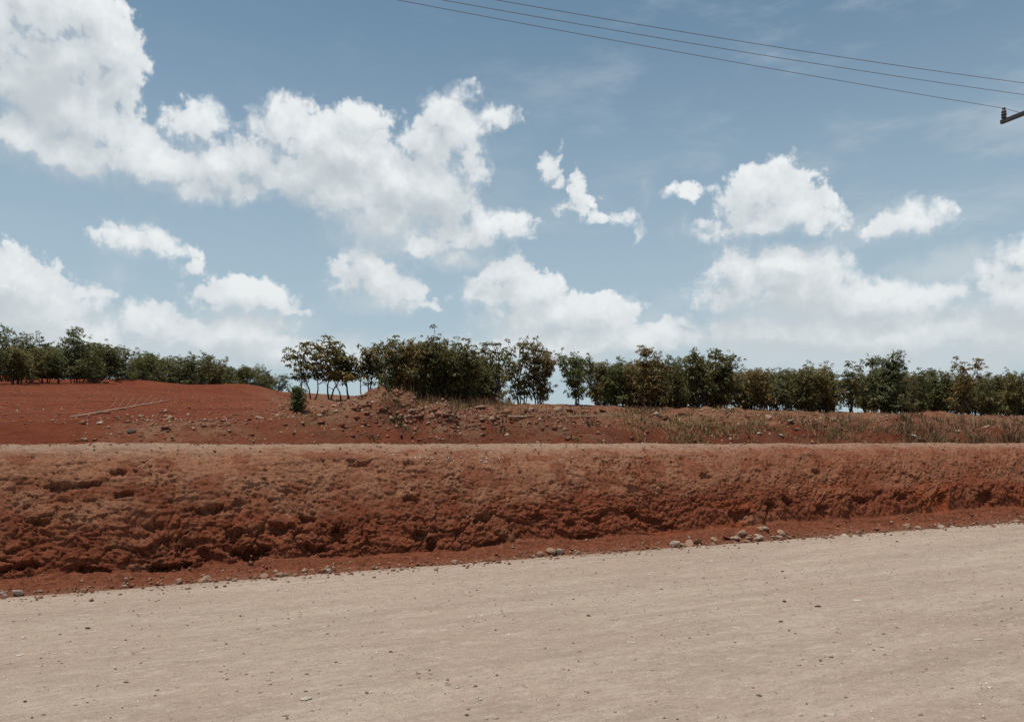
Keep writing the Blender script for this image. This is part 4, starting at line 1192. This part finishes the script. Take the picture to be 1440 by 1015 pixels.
def blob_group(name, blobs, k, billow, fb, grow):
    g = bpy.data.node_groups.new(name, 'ShaderNodeTree')
    g.interface.new_socket('P', in_out='INPUT', socket_type='NodeSocketVector')
    g.interface.new_socket('D', in_out='OUTPUT', socket_type='NodeSocketFloat')
    q = NT(g)
    gi = q.add('NodeGroupInput'); go = q.add('NodeGroupOutput')
    p = gi.outputs[0]
    w1 = q.noise(p, 9, 3, 0.5, '2D', 'Color'); w2 = q.noise(p, 34, 6, 0.62, '2D', 'Color')
    pw = q.vmath('MULTIPLY_ADD', q.vmath('SUBTRACT', w1, (0.5, 0.5, 0.5)), (0.028, 0.028, 0), p)
    pw = q.vmath('MULTIPLY_ADD', q.vmath('SUBTRACT', w2, (0.5, 0.5, 0.5)), (0.022, 0.022, 0), pw)
    acc = None
    for (cx_, cy_, rx, ry) in blobs:
        a0, e0 = azel(cx_, cy_); ax = abs(azel(cx_ + rx, cy_)[0] - azel(cx_ - rx, cy_)[0]) / 2; ey = abs(azel(cx_, cy_ + ry)[1] - azel(cx_, cy_ - ry)[1]) / 2
        rm = math.sqrt(ax * ey); kx, ky = rm / ax, rm / ey
        if billow and rm < 0.019: rm = rm - 0.0055
        v = q.vmath('MULTIPLY_ADD', pw, (kx, ky, 0), (-a0 * kx, -e0 * ky, 0))
        d = q.math('SUBTRACT', q.vmath('LENGTH', v), rm)
        acc = d if acc is None else q.math('SMOOTH_MIN', acc, d, k)
    if billow:
        vo = q.add('ShaderNodeTexVoronoi', voronoi_dimensions='2D', feature='SMOOTH_F1')
        vo.normalize = True; vo.inputs['Scale'].default_value = 30; vo.inputs['Detail'].default_value = 2.5; vo.inputs['Roughness'].default_value = 0.62; vo.inputs['Smoothness'].default_value = 0.3
        q.link(pw, vo.inputs['Vector'])
        acc = q.math('MULTIPLY_ADD', q.math('SUBTRACT', vo.outputs['Distance'], 0.33), billow, acc)
    nf = q.noise(p, 60, 7, 0.62, '2D')
    acc = q.math('MULTIPLY_ADD', q.math('SUBTRACT', nf, 0.5), fb, acc)
    q.link(q.math('MULTIPLY_ADD', acc, -1.0, grow), go.inputs[0])
    return g


gen = t.add('ShaderNodeTexCoord').outputs['Generated']
sx = t.add('ShaderNodeSeparateXYZ'); t.link(t.vmath('NORMALIZE', gen), sx.inputs[0])
az = t.math('ARCTAN2', sx.outputs[0], sx.outputs[1]); el = t.math('ARCSINE', sx.outputs[2])
cb = t.add('ShaderNodeCombineXYZ'); t.link(az, cb.inputs[0]); t.link(el, cb.inputs[1])
p = cb.outputs[0]
scol = t.mix(1.0, sky.outputs[0], (1.15, 1.285, 1.09), 'MULTIPLY')
scol = t.mix(t.ramp(el, 0.60, -0.05, 0.0, 0.90), scol, (4.45, 5.4, 6.1))
ci = t.add('ShaderNodeMapping'); t.link(p, ci.inputs[0]); ci.inputs['Rotation'].default_value = (0, 0, R(-35)); ci.inputs['Scale'].default_value = (3.5, 11, 1)
cirrus = t.math('MULTIPLY', t.ramp(t.noise(ci.outputs[0], 1.3, 7, 0.62, '2D'), 0.46, 0.80, 0.0, 0.42), t.ramp(az, -0.25, 0.35, 0.15, 1.0))
scol = t.mix(cirrus, scol, (5.8, 6.4, 6.8))
ntile = [0]


def box_of(b, m):
    a0, e0 = azel(b[0] - b[2], b[1] + b[3]); a1, e1 = azel(b[0] + b[2], b[1] - b[3])
    return a0 - m, e0 - m, a1 + m, e1 + m


def inside(bs, rect, m):
    out = []
    for b in bs:
        x0, y0, x1, y1 = box_of(b, m)
        if x0 < rect[2] and x1 > rect[0] and y0 < rect[3] and y1 > rect[1]: out.append(b)
    return out


def call(g, vec):
    nd = t.add('ShaderNodeGroup'); nd.node_tree = g; t.link(vec, nd.inputs[0]); return nd.outputs[0]


def background(colour):
    nd = t.add('ShaderNodeBackground'); nd.inputs['Strength'].default_value = 0.1
    t.link(colour, nd.inputs['Color']); return nd.outputs[0]


def tile(rect):
    bs = inside(BLOBS, rect, 0.055); ws_ = inside(WEAK, rect, 0.07)
    ntile[0] += 1
    c = scol
    if ws_:
        W = call(blob_group('veil_shape_%d' % ntile[0], ws_, 0.03, 0.0, 0.03, 0.0), p)
        c = t.mix(t.ramp(W, -0.012, 0.05, 0.0, 0.72), c, (5.9, 6.5, 6.8))
    if bs:
        g = blob_group('cloud_shape_%d' % ntile[0], bs, 0.008, 0.044, 0.024, 0.0135)
        D = call(g, p); D2 = call(g, t.vmath('ADD', p, (0.008, 0.026, 0)))
        soft = t.noise(p, 8, 3, 0.5, '2D')
        dif = t.math('SUBTRACT', D, D2)
        wide = t.math('MULTIPLY', t.ramp(soft, 0.38, 0.68, 0.012, 0.036), t.ramp(dif, -0.02, 0.016, 2.6, 0.80))
        alpha = t.ramp(t.math('DIVIDE', D, wide, clamp=True), 0.0, 1.0, 0.0, 0.97)
        lit = t.math('MULTIPLY_ADD', dif, 15.0, 0.42, clamp=True)
        thick = t.math('MULTIPLY', t.ramp(D2, 0.0, 0.06), t.ramp(t.noise(p, 14, 4, 0.55, '2D'), 0.38, 0.62, 0.25, 1.0))
        cc = t.mix(lit, (5.2, 5.8, 6.25), (8.6, 8.9, 8.95))
        cc = t.mix(t.math('MULTIPLY', thick, 0.85), cc, (5.4, 5.9, 6.2))
        cc = t.mix(t.ramp(el, 0.26, 0.0, 0.0, 0.55), cc, (5.7, 6.3, 6.6))
        c = t.mix(alpha, c, cc)
    return background(c)


def split(rect, nx, ny):
    """a tree of mixes, so that each direction works out only the clouds of its own patch of sky"""
    if nx == 1 and ny == 1: return tile(rect)
    x0, y0, x1, y1 = rect
    ms = t.add('ShaderNodeMixShader')
    if nx >= ny:
        h = nx // 2; xm = x0 + (x1 - x0) * h / nx
        lo_, hi_ = split((x0, y0, xm, y1), h, ny), split((xm, y0, x1, y1), nx - h, ny)
        f = t.math('GREATER_THAN', az, xm)
    else:
        h = ny // 2; ym = y0 + (y1 - y0) * h / ny
        lo_, hi_ = split((x0, y0, x1, ym), nx, h), split((x0, ym, x1, y1), nx, ny - h)
        f = t.math('GREATER_THAN', el, ym)
    t.link(f, ms.inputs[0]); t.link(lo_, ms.inputs[1]); t.link(hi_, ms.inputs[2])
    return ms.outputs[0]


AREA = (-0.80, -0.02, 0.80, 0.66)
skyonly = background(scol)
inarea = t.math('MULTIPLY', t.math('MULTIPLY', t.math('GREATER_THAN', az, AREA[0]), t.math('LESS_THAN', az, AREA[2])),
                t.math('MULTIPLY', t.math('GREATER_THAN', el, AREA[1]), t.math('LESS_THAN', el, AREA[3])))
ms = t.add('ShaderNodeMixShader')
t.link(inarea, ms.inputs[0]); t.link(skyonly, ms.inputs[1]); t.link(split(AREA, 10, 6), ms.inputs[2])
t.link(ms.outputs[0], world.node_tree.nodes['World Output'].inputs[0])
world.node_tree.nodes.remove(bg)

# ------------------------------------------------------------------ CAMERA, RENDER
cam = bpy.data.cameras.new('camera'); co = bpy.data.objects.new('camera', cam); col.objects.link(co)
cam.sensor_width = 36; cam.lens = F / 1440 * 36; cam.shift_y = (HOR - 507.5) / 1440
cam.clip_end = 6000; cam.clip_start = 0.05
co.location = (0, 0, EYE); co.rotation_euler = (R(90), 0, 0)
scene.camera = co
vs = scene.view_settings; vs.view_transform = 'Standard'; vs.look = 'None'; vs.exposure = 0; vs.gamma = 1; vs.use_curve_mapping = False
c = scene.cycles
c.max_bounces = 6; c.diffuse_bounces = 3; c.glossy_bounces = 2; c.transmission_bounces = 3; c.transparent_max_bounces = 4
c.use_denoising = False
c.caustics_reflective = False; c.caustics_refractive = False
scene.render.resolution_x = 1024; scene.render.resolution_y = 721
